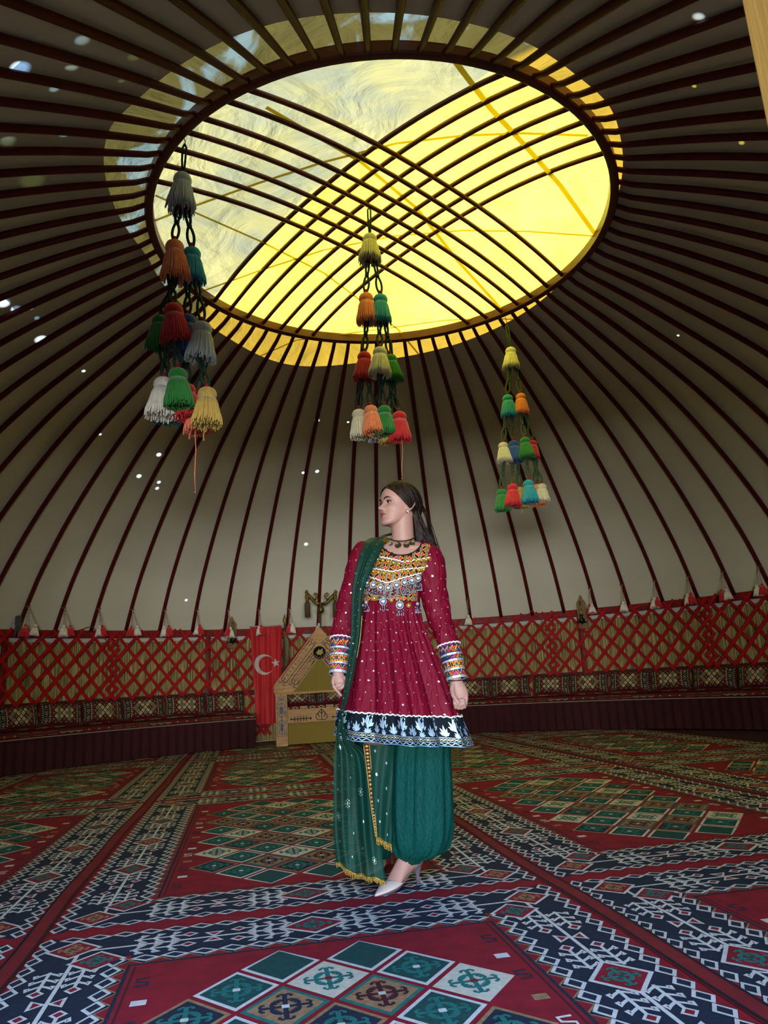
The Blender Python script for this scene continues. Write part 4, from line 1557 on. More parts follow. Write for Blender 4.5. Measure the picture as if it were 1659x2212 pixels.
# k: pole index, (colour, sideways px, drop) ...
PAIRS = {22: (('red', -7, 1.0), ('white', 11, 1.0)), 21: (('white', -3, 1.0), ('red', 9, 1.0)), 20: (('white', 0, 1.0), ('red', 4, 0.97)), 19: (('red', -4, 1.0), ('white', 8, 1.0)), 18: (('white', -4, 1.0), ('red', 5, 0.97)),
         17: (('white', 1, 1.0), ('red', 3, 0.95)), 16: (('white', 3, 1.12), ('red', -2, 1.1)), 15: (('white', -3, 1.1), ('red', 2, 1.05)), 14: (('red', -3, 1.0), ('white', 6, 1.0)), 13: (('white', -3, 1.05),),
         8: (('white', 0, 1.05),), 4: (('red', -4, 1.0), ('white', 3, 1.0)), 3: (('red', 2, 1.0), ('white', 2, 1.04)), 2: (('white', -3, 1.0), ('red', 5, 1.0)), 1: (('white', -4, 1.0), ('red', 5, 0.97)), 0: (('red', -6, 1.0), ('white', 6, 1.0)),
         -1: (('white', -6, 1.0), ('red', 6, 0.97)), -2: (('red', -5, 1.0), ('white', 5, 1.02))}
for k, items in PAIRS.items():
    a = pole_az(k)
    rt = 6.125
    top = P(a, rt - 0.035, prof(rt) - 0.03)
    side = Vector((-sin(R(a)), cos(R(a)), 0))        # along the wall, leftwards in the view
    names = ' and '.join(c for c, _, _ in items)
    fl = 15
    if k == fl:
        where = 'hanging over the top of the red flag'
    elif k == 13:
        where = 'hanging before the brass standard'
    elif k == 8:
        where = "hanging nearest to the woman's right-hand side"
    else:
        where = 'on the %s roof pole %s of the red flag' % (ORD[abs(k - fl)], 'left' if k > fl else 'right')
    t = thing('tassel_pair' if len(items) > 1 else 'tassel_pendant', '%s %s %s' % (names, 'tassels' if len(items) > 1 else 'tassel', where), 'tassel', top, 0, 'red and white tassels tied to the roof poles')
    mb = MB()
    mb.tube([Vector((0.034 * cos(q), 0.034 * sin(q), 0.008 * sin(q))) + Vector((cos(R(a)), sin(R(a)), 0)) * 0.035 for q in [2 * pi * i / 12 for i in range(13)]], 0.005, 5)
    mb.build('knot', rope_red, t)
    rt_ = random.Random(k + 40)
    for i, (c, dx, dr) in enumerate(items):
        off = side * (-dx * 0.0066) - Vector((cos(R(a)), sin(R(a)), 0)) * (0.045 + 0.02 * i)
        end = off + Vector((0, 0, -0.245 * dr))
        mb = MB()
        for sgn in (-1, 1):
            pth = []
            for q in range(16):
                s_ = q / 15
                pth.append(Vector((0, 0, 0)).lerp(end, s_) + side * (0.0035 * sgn * cos(s_ * 60)) + Vector((0, 0.0035 * sgn * sin(s_ * 60), 0)))
            mb.tube(pth, 0.0032, 5, 0 if sgn > 0 else 1)
        mb.build('cord', [rope_red, M('pale_cord', '#b9a893', 0.9)], t)
        wall_tassel(t, c, end, 1.0 + 0.12 * rt_.uniform(-0.5, 1), (rt_.uniform(-6, 6), rt_.uniform(-8, 8)))

# ------------------------------------------------------------------ red ribbons tied along the rail
rib_m = M('faded_red_ribbon', '#9e3a38', 0.7, vary=(30, 0.2))
for pl, lab in (([(52, 1366), (70, 1374), (92, 1377), (115, 1374), (140, 1362), (168, 1362), (192, 1354)], 'faded red ribbon looped along the rail at the left edge'),
                ([(200, 1354), (215, 1372), (232, 1384), (248, 1388), (256, 1379), (262, 1372)], 'faded red ribbon hanging from the third left pole over the lattice joint'),
                ([(1008, 1349), (1024, 1346), (1048, 1346), (1060, 1343), (1078, 1333), (1100, 1336), (1124, 1338), (1140, 1328), (1150, 1318), (1160, 1330), (1170, 1339), (1173, 1358), (1174.5, 1376)], 'faded red ribbon with a dangling end tied at the rail right of the woman'),
                ([(1195, 1332), (1222, 1331), (1246, 1329)], 'short faded red ribbon on the rail just left of the right oil lamp'),
                ([(1330, 1312), (1350, 1317), (1368, 1314), (1400, 1306), (1412, 1302)], 'short faded red ribbon on the rail right of the right oil lamp'),
                ([(428, 1362), (450, 1378), (470, 1380), (482, 1372)], 'faded red ribbon sagging on the rail left of the left oil lamp')):
    q = [cyl(x, y, 6.275) for x, y in pl]
    fine = []
    for i in range(len(q) - 1):
        for j in range(5):
            fine.append(q[i].lerp(q[i + 1], j / 5))
    fine.append(q[-1])
    mb = MB()
    mb.tube(fine, 0.012, 7, flat=0.45)
    tag(mb.build('ribbon', rib_m), lab, 'ribbon', 'ribbons tied along the rail')

# a grey scarf knotted round the foot of a roof pole at the left edge
mb = MB()
c0 = cyl(40, 1343, 6.22)
sd_ = Vector((-sin(R(143)), cos(R(143)), 0))
for k in range(5):
    mb.tube([c0 + sd_ * (0.035 * cos(q)) + Vector((0, 0, 0.022 * sin(q) + 0.02 * k - 0.03)) for q in [2 * pi * i / 10 for i in range(11)]], 0.014, 6)
for dx, ln in ((0.03, 0.2), (-0.03, 0.26), (0.0, 0.17)):
    mb.tube([c0, c0 + sd_ * dx - Vector((0, 0, ln * 0.4)), c0 + sd_ * dx * 1.4 - Vector((0, 0, ln))], [0.012, 0.016, 0.014], 6, flat=0.6)
tag(mb.build('scarf', M('grey_cloth', '#4c4a44', 0.9, vary=(40, 0.3))), 'grey scarf knotted round the pole foot at the left picture edge', 'scarf')

# ------------------------------------------------------------------ three hanging strings of big yarn tassels
cord_d = M('green_black_cord', '#22382c', 0.85, vary=(90, 0.6))
cord_l = M('green_cream_cord', '#4a5a3c', 0.85, vary=(150, 0.7))
bead_r = M('red_binding', '#a3161d', 0.8)
def big_tassel_mesh(seed):
    r_ = random.Random(seed)
    mb = MB()
    N = 62
    for ring_, n_, rb0, rt0 in ((0, N, 0.088, 0.050), (1, 44, 0.070, 0.042), (2, 22, 0.045, 0.03)):
        for k in range(n_):
            a = 2 * pi * (k + 0.5 * ring_) / n_ + r_.uniform(-0.04, 0.04)
            ca, sa = cos(a), sin(a)
            rb = rb0 * r_.uniform(0.93, 1.08)
            zb = -0.245 + r_.uniform(-0.012, 0.014)
            p = [Vector((rt0 * ca, rt0 * sa, -0.065)), Vector(((rt0 + 0.014) * ca, (rt0 + 0.014) * sa, -0.10)),
                 Vector(((rt0 + (rb - rt0) * 0.62) * ca, (rt0 + (rb - rt0) * 0.62) * sa, -0.16)), Vector((rb * 0.97 * ca, rb * 0.97 * sa, -0.205)),
                 Vector((rb * ca + r_.uniform(-0.006, 0.006), rb * sa + r_.uniform(-0.006, 0.006), zb))]
            mb.tube(p, [0.0038, 0.0048, 0.0054, 0.0052, 0.0036], 5)
    mb.lathe([(0.048, -0.062), (0.056, -0.085), (0.066, -0.14), (0.074, -0.20), (0.06, -0.215), (0.001, -0.20)], n=18)
    return mb
def cap_mesh():
    mb = MB()
    prof_ = [(0.012, 0.004), (0.03, 0.002), (0.046, -0.008), (0.056, -0.026), (0.0585, -0.044), (0.054, -0.060), (0.049, -0.068), (0.02, -0.07)]
    def fn(s, t):
        i = t * (len(prof_) - 1)
        j = min(int(i), len(prof_) - 2)
        f = i - j
        r, z = prof_[j][0] * (1 - f) + prof_[j + 1][0] * f, prof_[j][1] * (1 - f) + prof_[j + 1][1] * f
        r *= 1 + 0.022 * sin(s * 2 * pi * 22)
        return Vector((r * cos(2 * pi * s), r * sin(2 * pi * s), z))
    mb.grid(fn, 88, 14, closeu=True)
    return mb
TM, CM = [], None
def big_tassel(root, c, top, sc_, seed, tilt=(0, 0)):
    global CM
    s = seed % 4
    while len(TM) <= s:
        o = big_tassel_mesh(len(TM)).build('tassel', Y('cream'))
        o.material_slots[0].link = 'OBJECT'
        TM.append(o.data)
        bpy.data.objects.remove(o)
    if CM is None:
        o = cap_mesh().build('cap', Y('cream'))
        CM = o.data
        bpy.data.objects.remove(o)
    t = bpy.data.objects.new('tassel', TM[s])
    COL.objects.link(t)
    t.parent = root
    t.location = top
    t.scale = (sc_[0], sc_[0], sc_[1])
    t.rotation_euler = (R(tilt[0]), R(tilt[1]), seed * 1.3)
    k = bpy.data.objects.new('cap', CM)
    COL.objects.link(k)
    k.parent = t
    for o in (t, k):
        o.material_slots[0].link = 'OBJECT'
        o.material_slots[0].material = Y(c)
    tag(t, c + ' yarn tassel')
    return t
def braided(root, a, b, mats, loose=0.02, r=0.0105):
    """two-strand knotted cord from a down to b, bowed apart with a knot half way, red bindings and knots at its ends"""
    mb = MB()
    d = b - a
    for sg in (-1, 1):
        pth = []
        for q in range(25):
            s = q / 24
            w = loose * abs(sin(2 * pi * s)) + 0.004
            tw = 0.5 * sin(2 * pi * s)
            pth.append(a.lerp(b, s) + Vector((sg * w * cos(0.5 + tw), sg * w * sin(0.5 + tw) * 0.7, 0)))
        mb.tube(pth, r, 6, 0)
    for s, rr_ in ((0.5, 0.020), (0.02, 0.021), (0.985, 0.023)):
        q = a.lerp(b, s)
        mb.ball(q + Vector((0.006, 0, 0)), rr_ * 0.8, 8, 0, (1, 1, 0.7))
        mb.ball(q + Vector((-0.008, 0.004, 0.008)), rr_ * 0.72, 8, 0, (1, 1, 0.7))
        mb.ball(q + Vector((0.002, -0.008, -0.008)), rr_ * 0.72, 8, 0, (1.2, 1, 0.6))
    for s in (0.09, 0.93):
        q = a.lerp(b, s)
        mb.tube([q + Vector((0, 0, 0.013)), q - Vector((0, 0, 0.013))], 0.0155, 8, 1)
    mb.build('cord', mats, root)
def mobile(lab, hook, hook_px, y0, T, E, cm, strings=(), wire=True):
    root = thing('tassel_string', lab, 'hanging tassels', hook, 0, 'hanging strings of coloured yarn tassels')
    tops, bots = [], []
    ppm = None
    for i, (px, pt_, pb_, c, dy) in enumerate(T):
        a, b = W(px, pt_, y0 + dy), W(px, pb_, y0 + dy)
        h = (a - b).length
        sz = h / 0.245
        sw = {'w': 1.0}.get('w') * min(1.12, max(0.88, sz))
        a = a - hook
        big_tassel(root, c, a, (sw, sz), i * 3 + int(abs(hook.x) * 7), (random.uniform(-4, 4), random.uniform(-5, 5)))
        tops.append(a)
        bots.append(a - Vector((0, 0, h * 0.80)))
    mats = [cm, bead_r]
    # suspension loop
    c0 = W(*hook_px[1], y0) - hook
    mb = MB()
    if wire:
        mb.tube([Vector((0, 0, 0.03)), Vector((0.012, 0, -0.0)), c0 * 0.8 + Vector((0.006, 0, 0)), c0, c0 + Vector((0.012, 0, 0.006))], 0.0035, 6)
        mb.build('wire', M('rusty_wire', '#3a2018', 0.5, metal=0.5), root)
    mb = MB()
    for sg in (-1, 1):
        mb.tube([c0 + Vector((0, 0, 0.01)), c0 + Vector((sg * 0.014, 0, -0.02)), c0.lerp(tops[0], 0.5) + Vector((sg * 0.012, 0, 0)), tops[0] + Vector((sg * 0.004, 0, -0.01))], 0.0085, 6)
    mb.ball(tops[0] + Vector((0, 0, 0.008)), 0.018, 8)
    mb.build('loop', cm, root)
    cnt = {}
    for u, v in E:
        cnt[u] = cnt.get(u, 0) + 1
        n_ = sum(1 for p, _ in E if p == u)
        off = (cnt[u] - (n_ + 1) / 2) * 0.055
        sgn = 1 if tops[v].x >= tops[u].x else -1
        braided(root, bots[u] + Vector((off, 0, 0)), tops[v] + Vector((0, 0, 0.002)), mats)
    for (px, a, b, c, dy) in strings:
        p, q = W(px, a, y0 + dy) - hook, W(px + 1, b, y0 + dy) - hook
        mb = MB()
        mb.tube([p, p.lerp(q, 0.3) + Vector((0.006, 0, 0)), p.lerp(q, 0.7) - Vector((0.004, 0, 0)), q, q + Vector((-0.008, 0, 0.012))], 0.0035, 5)
        mb.build('loose_thread', Y(c), root)
    return root
yl = 4.64
mobile('largest hanging string of grey, orange, red, green and mustard yarn tassels at the left', W(396, 303, yl), ((396, 303), (398.5, 314)), yl,
       [(395, 378, 456, 'grey', 0), (377, 522, 602, 'orange', -0.03), (415, 537, 608, 'teal', 0.05), (374, 658, 737, 'red', -0.08), (348, 684, 752, 'green', 0.14), (405, 683, 768, 'blue', 0.08), (438, 698, 778, 'grey', -0.02),
        (354, 818, 902, 'white', 0.02), (384, 798, 877, 'green', -0.12), (404, 832, 904, 'scarlet', 0.06), (448, 840, 920, 'mustard', -0.06), (424, 858, 934, 'salmon', 0.14), (362, 838, 910, 'teal', 0.17)],
       [(0, 1), (0, 2), (1, 3), (2, 5), (2, 6), (1, 4), (3, 7), (3, 8), (5, 9), (6, 10), (6, 11), (4, 12)], cord_d, [(421, 930, 1066, 'salmon', 0.1), (409, 928, 950, 'salmon', 0.1), (440, 915, 953, 'mustard', 0.0)])
ym = 6.0
mobile('hanging string of coloured yarn tassels in the middle, above the woman', W(796, 437, ym), ((796, 437), (797, 450)), ym,
       [(799, 508, 566, 'olive', 0), (790, 635, 697, 'orange', 0), (822, 638, 697, 'teal', 0.02), (787, 762, 820, 'red', 0), (821, 752, 812, 'cream', -0.08), (842, 768, 824, 'green', 0.08),
        (774, 886, 945, 'cream', 0.05), (800, 878, 936, 'orange', -0.08), (830, 878, 936, 'green', -0.06), (862, 891, 952, 'scarlet', 0), (812, 893, 950, 'grey', 0.12), (836, 897, 956, 'mustard', 0.14)],
       [(0, 1), (0, 2), (1, 3), (2, 4), (2, 5), (3, 6), (3, 7), (4, 8), (5, 9), (4, 10), (5, 11)], cord_d, [(868, 948, 1036, 'salmon', 0.0)])
yr = 7.55
mobile('hanging string of coloured yarn tassels at the right, below the crown ring edge', W(1091, 690, yr), ((1091, 690), (1095, 703)), yr,
       [(1103, 752, 797, 'cream', 0), (1096, 854, 899, 'teal', 0), (1125, 851, 894, 'orange', 0), (1086, 957, 999, 'cream', 0), (1109, 953, 997, 'blue', 0.06), (1133, 946, 990, 'green', -0.06), (1150, 952, 990, 'red', 0.08),
        (1083, 1058, 1103, 'green', 0.03), (1107, 1047, 1093, 'scarlet', -0.06), (1123, 1053, 1096, 'mustard', 0.12), (1141, 1038, 1085, 'teal', -0.06), (1157, 1048, 1092, 'orange', 0.08), (1170, 1046, 1084, 'cream', 0.02)],
       [(0, 1), (0, 2), (1, 3), (1, 4), (2, 5), (2, 6), (3, 7), (4, 8), (4, 9), (5, 10), (6, 12), (6, 11)], cord_l, [(1127, 1094, 1110, 'mustard', 0.1)])

# ------------------------------------------------------------------ the woman
YP = 3.33
woman = thing('person', 'standing woman in embroidered red dress, green shawl and teal trousers looking left', 'person', (0.04, YP, 0))
WO = Vector((0.04, YP, 0))
def Lc(p):
    return p - WO
def V(px, py, dy=0.0):
    return Lc(W(px, py, YP + dy))
skin = M('skin', '#a07a6c', 0.5, spec=0.3, vary=(9, 0.04))
lip = M('lips', '#8c4748', 0.4, spec=0.4)
brow_m = M('brow_hair', '#1a120e', 0.7)

# ---- head, in its own frame: F forward, S to her left, U up; origin under the chin on the ear axis
HY, HP, HR = R(-59), R(8), R(-1)
hF = Vector((sin(HY), -cos(HY), 0))          # forward
hS = Vector((cos(HY), sin(HY), 0)) * 1.0     # her left when facing forward
hS = Vector((-hF.y, hF.x, 0))
hU = Vector((0, 0, 1))
rotp = Matrix.Rotation(-HP, 3, hS)
if (rotp @ hF).z < 0:
    rotp = Matrix.Rotation(HP, 3, hS)
hF, hU = rotp @ hF, rotp @ hU
HS = 1.0
EAR = V(880, 1095, -0.055)                    # her left ear canal on the skin
HO = EAR - hS * 0.068 - hU * 0.093
def HD(f, s, u):
    return HO + (hF * f + hS * s + hU * u) * HS
FRONT = [(-0.02, 0.030), (-0.006, 0.050), (0.002, 0.076), (0.010, 0.0875), (0.022, 0.0905), (0.034, 0.0865), (0.042, 0.0905), (0.050, 0.0900), (0.058, 0.0930), (0.068, 0.0895), (0.078, 0.091), (0.095, 0.0905), (0.113, 0.0895), (0.128, 0.0955), (0.150, 0.0965), (0.172, 0.090), (0.192, 0.074), (0.208, 0.050), (0.217, 0.022), (0.2195, 0.004)]
BACK = [(-0.02, -0.020), (0.0, -0.034), (0.03, -0.052), (0.06, -0.070), (0.09, -0.088), (0.13, -0.097), (0.17, -0.091), (0.195, -0.072), (0.21, -0.046), (0.217, -0.022), (0.2195, -0.004)]
WID = [(-0.02, 0.020), (-0.006, 0.036), (0.005, 0.046), (0.02, 0.053), (0.045, 0.0600), (0.075, 0.0655), (0.10, 0.0685), (0.13, 0.0715), (0.16, 0.0705), (0.185, 0.060), (0.203, 0.042), (0.215, 0.020), (0.2195, 0.004)]
def gs(x, s):
    return math.exp(-(x / s) ** 2 / 2)
NOSE = [(0.060, 0), (0.066, 0.003), (0.071, 0.016), (0.076, 0.0235), (0.081, 0.0245), (0.088, 0.0185), (0.098, 0.0115), (0.108, 0.006), (0.118, 0.002), (0.128, 0)]
def head_pt(a, u):
    """a: angle from the front (0) round to her left (pi/2)"""
    f = float(interp(FRONT, u)[0])
    b = float(interp(BACK, u)[0])
    w = float(interp(WID, u)[0])
    ca, sa = cos(a), sin(a)
    p = 0.86 if u < 0.14 else 0.94
    s = w * math.copysign(abs(sa) ** p, sa)
    mid = 0.005 if u > 0.06 else 0.005 + (0.06 - u) * 0.25
    if ca >= 0:
        F = mid + (f - mid) * abs(ca) ** (0.92)
    else:
        F = mid + (b - mid) * abs(ca) ** 0.9
    if ca > 0.05:
        n = float(interp(NOSE, u)[0]) if 0.06 < u < 0.128 else 0
        sg = 0.0062 + 0.0062 * max(0, 1 - abs(u - 0.073) / 0.022)
        F += n * gs(s, sg)
        F += 0.004 * (gs(abs(s) - 0.0135, 0.0045) * gs(u - 0.0715, 0.005))        # wings of the nose
        F -= 0.0120 * gs(abs(s) - 0.032, 0.0115) * gs(u - 0.1085, 0.0085)          # eye sockets
        F += 0.0035 * gs(abs(s) - 0.034, 0.016) * gs(u - 0.1285, 0.006)            # brow
        F += 0.0035 * gs(abs(s) - 0.045, 0.013) * gs(u - 0.083, 0.012)             # cheekbones
        lw = gs(s, 0.0165)
        F += 0.0055 * lw * gs(u - 0.0575, 0.0042) + 0.0065 * lw * gs(u - 0.0435, 0.0050)
        F -= 0.0035 * gs(s, 0.019) * gs(u - 0.0505 - 0.10 * abs(s) * abs(s) * 10, 0.0018)
        F -= 0.0022 * gs(s, 0.0035) * gs(u - 0.066, 0.004)
        F -= 0.002 * gs(abs(s) - 0.026, 0.005) * gs(u - 0.055, 0.006)              # mouth corners
    return F, s
mb = MB()
NU, NA = 96, 128
rings_ = []
for i in range(NU + 1):
    u = -0.02 + 0.2395 * i / NU
    row = []
    for k in range(NA):
        F, s_ = head_pt(2 * pi * k / NA, u)
        lift = 0.46 * max(0.0, 0.078 - max(F, -0.02)) * max(0.0, min(1.0, (0.062 - u) / 0.06)) ** 0.8
        row.append(HD(F, s_, u + lift))
    rings_.append(row)
mb.rings(rings_)
# ears
for sd in (1, -1):
    c = HD(0.002, 0.0690 * sd, 0.098)
    out = (hS * sd * 0.85 - hF * 0.5).normalized()
    upv = (hU - hF * 0.18).normalized()
    fwd = upv.cross(out).normalized()
    rim = []
    for k in range(20):
        a = R(-150 + 300 * k / 19)
        rim.append(c + out * (0.008 + 0.004 * sin(k / 19 * pi)) + upv * (0.029 * cos(a) * (1 if cos(a) > 0 else 1.0)) + (-hF if True else fwd) * (0.015 * sin(R(150 * k / 19 * 1.0)) + 0.004))
    rim = [c + out * 0.006 + upv * 0.031 - hF * -0.004, c + out * 0.010 + upv * 0.033 - hF * 0.006, c + out * 0.014 + upv * 0.026 - hF * 0.018, c + out * 0.015 + upv * 0.010 - hF * 0.021, c + out * 0.013 - upv * 0.006 - hF * 0.016,
           c + out * 0.010 - upv * 0.018 - hF * 0.009, c + out * 0.006 - upv * 0.028 - hF * 0.001, c + out * 0.002 - upv * 0.026 + hF * 0.006]
    mb.tube(rim, [0.0042, 0.0045, 0.0045, 0.0045, 0.0048, 0.0055, 0.0065, 0.005], 8)
    mb.rings([[c + out * (0.001 + 0.005 * q) + (upv * cos(2 * pi * k / 16) * (0.028 - 0.006 * q) - hF * (sin(2 * pi * k / 16) * 0.013 + 0.006)) for k in range(16)] for q in (0, 1)])
    mb.tube([c + out * 0.009 + upv * 0.02 - hF * 0.006, c + out * 0.010 + upv * 0.006 - hF * 0.011, c + out * 0.008 - upv * 0.010 - hF * 0.006], [0.003, 0.004, 0.003], 6)
    mb.ball(c + out * 0.004 - hF * -0.006 - upv * 0.002, 0.006, 8)
# neck, shoulders and trunk
NB = V(871, 1183, 0.015)
def ring_at(c, ax, ay, n=28, ex=1.0):
    return [c + ax * (math.copysign(abs(sin(2 * pi * k / n)) ** ex, sin(2 * pi * k / n))) - ay * cos(2 * pi * k / n) for k in range(n)]
nk = []
X, Yv = Vector((1, 0, 0)), Vector((0, 1, 0))
for t, rx, ry in ((-0.45, 0.050, 0.056), (0.0, 0.052, 0.057), (0.25, 0.052, 0.055), (0.5, 0.052, 0.053), (0.75, 0.055, 0.053), (0.95, 0.062, 0.056), (1.1, 0.085, 0.062)):
    top = HD(-0.016, 0.004, 0.035)
    c = top.lerp(NB, t)
    nk.append(ring_at(c, X * rx, Yv * ry))
mb.rings(nk)
# sternomastoid and collar bones
mb.tube([V(866, 1186, -0.062), V(890, 1182, -0.075), V(925, 1182, -0.05)], [0.010, 0.010, 0.012], 8)
mb.tube([V(860, 1186, -0.062), V(835, 1181, -0.04), V(800, 1182, 0.02)], [0.010, 0.010, 0.012], 8)
TR = [(1172, 815, 908, 0.050, 0.010), (1180, 795, 925, 0.072, 0.008), (1195, 785, 932, 0.088, 0.006), (1220, 786, 925, 0.098, 0.002), (1250, 786, 906, 0.105, 0.0), (1290, 788, 900, 0.100, 0.0), (1350, 795, 895, 0.09, 0.01), (1420, 780, 920, 0.11, 0.01), (1500, 772, 942, 0.12, 0.01), (1560, 775, 945, 0.12, 0.01)]
rr_ = []
for py in range(1172, 1561, 6):
    xl, xr, dp, yo = interp(TR, py)
    a, b = V(xl, py, yo + 0.03), V(xr, py, yo - 0.03)
    c = (a + b) / 2
    rr_.append(ring_at(c, (b - a) / 2, Vector((0, dp, 0)), 32))
mb.rings(rr_)
# arms
RA = [V(785, 1197, 0.045), V(765, 1255, 0.05), V(745, 1325, 0.055), V(736, 1390, 0.01), V(730, 1456, -0.03)]
LA = [V(930, 1197, -0.02), V(935, 1250, -0.01), V(945, 1320, 0.0), V(968, 1395, -0.05), V(983, 1468, -0.09)]
mb.tube(RA, [0.05, 0.043, 0.038, 0.033, 0.024], 14)
mb.tube(LA, [0.05, 0.043, 0.038, 0.033, 0.025], 14)
def finger(pts, r0, r1):
    n = len(pts)
    mb.tube(pts, [r0 + (r1 - r0) * i / (n - 1) for i in range(n)], 10)
    mb.ball(pts[-1], r1 * 1.0, 8)
# her left hand (right in the view): back of the hand outwards, fingers curled in
mb.rings([ring_at(V(984, 1464, -0.09), Vector((0.024, 0, 0)), Vector((0, 0.024, 0)), 20), ring_at(V(986, 1474, -0.095), Vector((0.029, 0, 0.001)), Vector((0, 0.023, 0)), 20),
          ring_at(V(990, 1486, -0.10), Vector((0.034, 0, 0.004)), Vector((0, 0.022, 0)), 20), ring_at(V(994, 1498, -0.10), Vector((0.035, 0, 0.006)), Vector((0, 0.021, 0)), 20),
          ring_at(V(996, 1508, -0.10), Vector((0.032, 0, 0.007)), Vector((0, 0.018, 0)), 20)])
for q in range(4):
    x = 1007 - 6.4 * q
    e = (0.6, 1.0, 0.9, 0.5)[q]
    finger([V(x - 1.5, 1497 + 1.5 * q, -0.10), V(x, 1507 + 1.2 * q, -0.105), V(x - 1.5, 1519 + 4 * e + 1.0 * q, -0.117), V(x - 3.5, 1524 + 5 * e + 0.6 * q, -0.134), V(x - 5.5, 1518 + 4 * e, -0.146), V(x - 6.5, 1509 + 3 * e, -0.140)], 0.0100, 0.0072)
finger([V(979, 1477, -0.105), V(976.5, 1490, -0.122), V(979, 1502, -0.138), V(985, 1512, -0.148), V(990, 1518, -0.150)], 0.0125, 0.0080)
# her right hand (left in the view) holding the shawl: index finger pointing down, others curled
mb.rings([ring_at(V(730, 1452, -0.03), Vector((0.024, 0, 0)), Vector((0, 0.024, 0)), 18), ring_at(V(732, 1462, -0.035), Vector((0.027, 0, 0)), Vector((0, 0.022, 0)), 18),
          ring_at(V(734, 1470, -0.04), Vector((0.029, 0, 0)), Vector((0, 0.02, 0)), 18), ring_at(V(735, 1477, -0.04), Vector((0.026, 0, 0)), Vector((0, 0.016, 0)), 18)])
finger([V(722, 1462, -0.045), V(719.5, 1473, -0.055), V(722, 1484, -0.062), V(729, 1493, -0.064), V(736.5, 1502, -0.060)], 0.0105, 0.0062)
finger([V(743, 1464, -0.055), V(749, 1470, -0.068), V(745, 1480, -0.078), V(736, 1487, -0.078), V(731, 1487, -0.074)], 0.0105, 0.0070)
for q in range(3):
    finger([V(728 + 5 * q, 1470, -0.045), V(730 + 5 * q, 1480, -0.058), V(736 + 4 * q, 1485 - q, -0.060 + 0.008 * q), V(744 + 2 * q, 1482 - q, -0.050 + 0.010 * q)], 0.0098, 0.0072)
# legs and feet
TOE, HEEL = Vector((-0.108, 3.185, 0)), Vector((0.062, 3.352, 0))
fd = (TOE - HEEL).normalized()
fn_ = Vector((-fd.y, fd.x, 0))
ANK = Lc(HEEL) + fd * 0.045 + Vector((0, 0, 0.175))
def leg(hip, knee, ank, off):
    mb.tube([hip, knee, knee.lerp(ank, 0.35), knee.lerp(ank, 0.8), ank, ank - Vector((0, 0, 0.035))], [0.085, 0.055, 0.056, 0.037, 0.034, 0.036], 16)
leg(V(890, 1560, 0.0), V(895, 1700, -0.03), ANK, 0)
FOOTS = [(0.0, 0.028, 0.070, 0.115), (0.08, 0.031, 0.066, 0.135), (0.2, 0.033, 0.060, 0.165), (0.34, 0.034, 0.046, 0.150), (0.48, 0.036, 0.030, 0.108), (0.62, 0.040, 0.013, 0.068), (0.74, 0.038, 0.008, 0.042), (0.86, 0.027, 0.008, 0.030), (0.95, 0.012, 0.009, 0.022)]
FL = (TOE - HEEL).length
def foot(origin, d, nrm):
    rg = []
    for t, w, z0, z1 in FOOTS:
        c = origin + d * (FL * t) + Vector((0, 0, (z0 + z1) / 2))
        rg.append([c + nrm * (w * sin(2 * pi * k / 20)) + Vector((0, 0, (z1 - z0) / 2 * cos(2 * pi * k / 20))) for k in range(20)])
    mb.rings(rg)
foot(Lc(HEEL), fd, fn_)
HEEL2 = Vector((-0.05, 3.72, 0))
fd2 = Vector((-0.45, -0.89, 0)).normalized()
fn2 = Vector((-fd2.y, fd2.x, 0))
ANK2 = Lc(HEEL2) + fd2 * 0.045 + Vector((0, 0, 0.175))
leg(V(822, 1560, 0.12), V(815, 1700, 0.20), ANK2, 0)
foot(Lc(HEEL2), fd2, fn2)
tmp = mb.build('body', skin, None)
md = tmp.modifiers.new('r', 'REMESH')
md.mode = 'VOXEL'
md.voxel_size = 0.0024
md.use_smooth_shade = True
sm = tmp.modifiers.new('s', 'SMOOTH')
sm.factor = 0.5
sm.iterations = 2
dg = bpy.context.evaluated_depsgraph_get()
me = bpy.data.meshes.new_from_object(tmp.evaluated_get(dg))
bpy.data.objects.remove(tmp)
me.materials.clear()
for m_ in (skin, lip, M('nail_polish', '#d8aea6', 0.25, spec=0.5)):
    me.materials.append(m_)
nP = len(me.polygons)
cen = np.zeros(nP * 3)
me.polygons.foreach_get('center', cen)
cen = cen.reshape(-1, 3)
d_ = cen - np.array(HO)
cf, cs_, cu = d_ @ np.array(hF), d_ @ np.array(hS), d_ @ np.array(hU)
sx2 = np.abs(cs_)
up_edge = 0.0505 + 0.0120 * np.clip(1 - (sx2 / 0.026) ** 1.6, 0, 1) - 0.0016 * np.exp(-(cs_ / 0.004) ** 2)
lo_edge = 0.0505 + 0.0035 * (sx2 / 0.026) - 0.0130 * np.clip(1 - (sx2 / 0.025) ** 2, 0, 1)
mi = np.zeros(nP, np.int32)
mi[(cf > 0.06) & (sx2 < 0.0255) & (cu < up_edge) & (cu > lo_edge)] = 1
me.polygons.foreach_set('material_index', mi)
me.polygons.foreach_set('use_smooth', np.ones(nP, bool))
body = bpy.data.objects.new('body', me)
COL.objects.link(body)
body.parent = woman

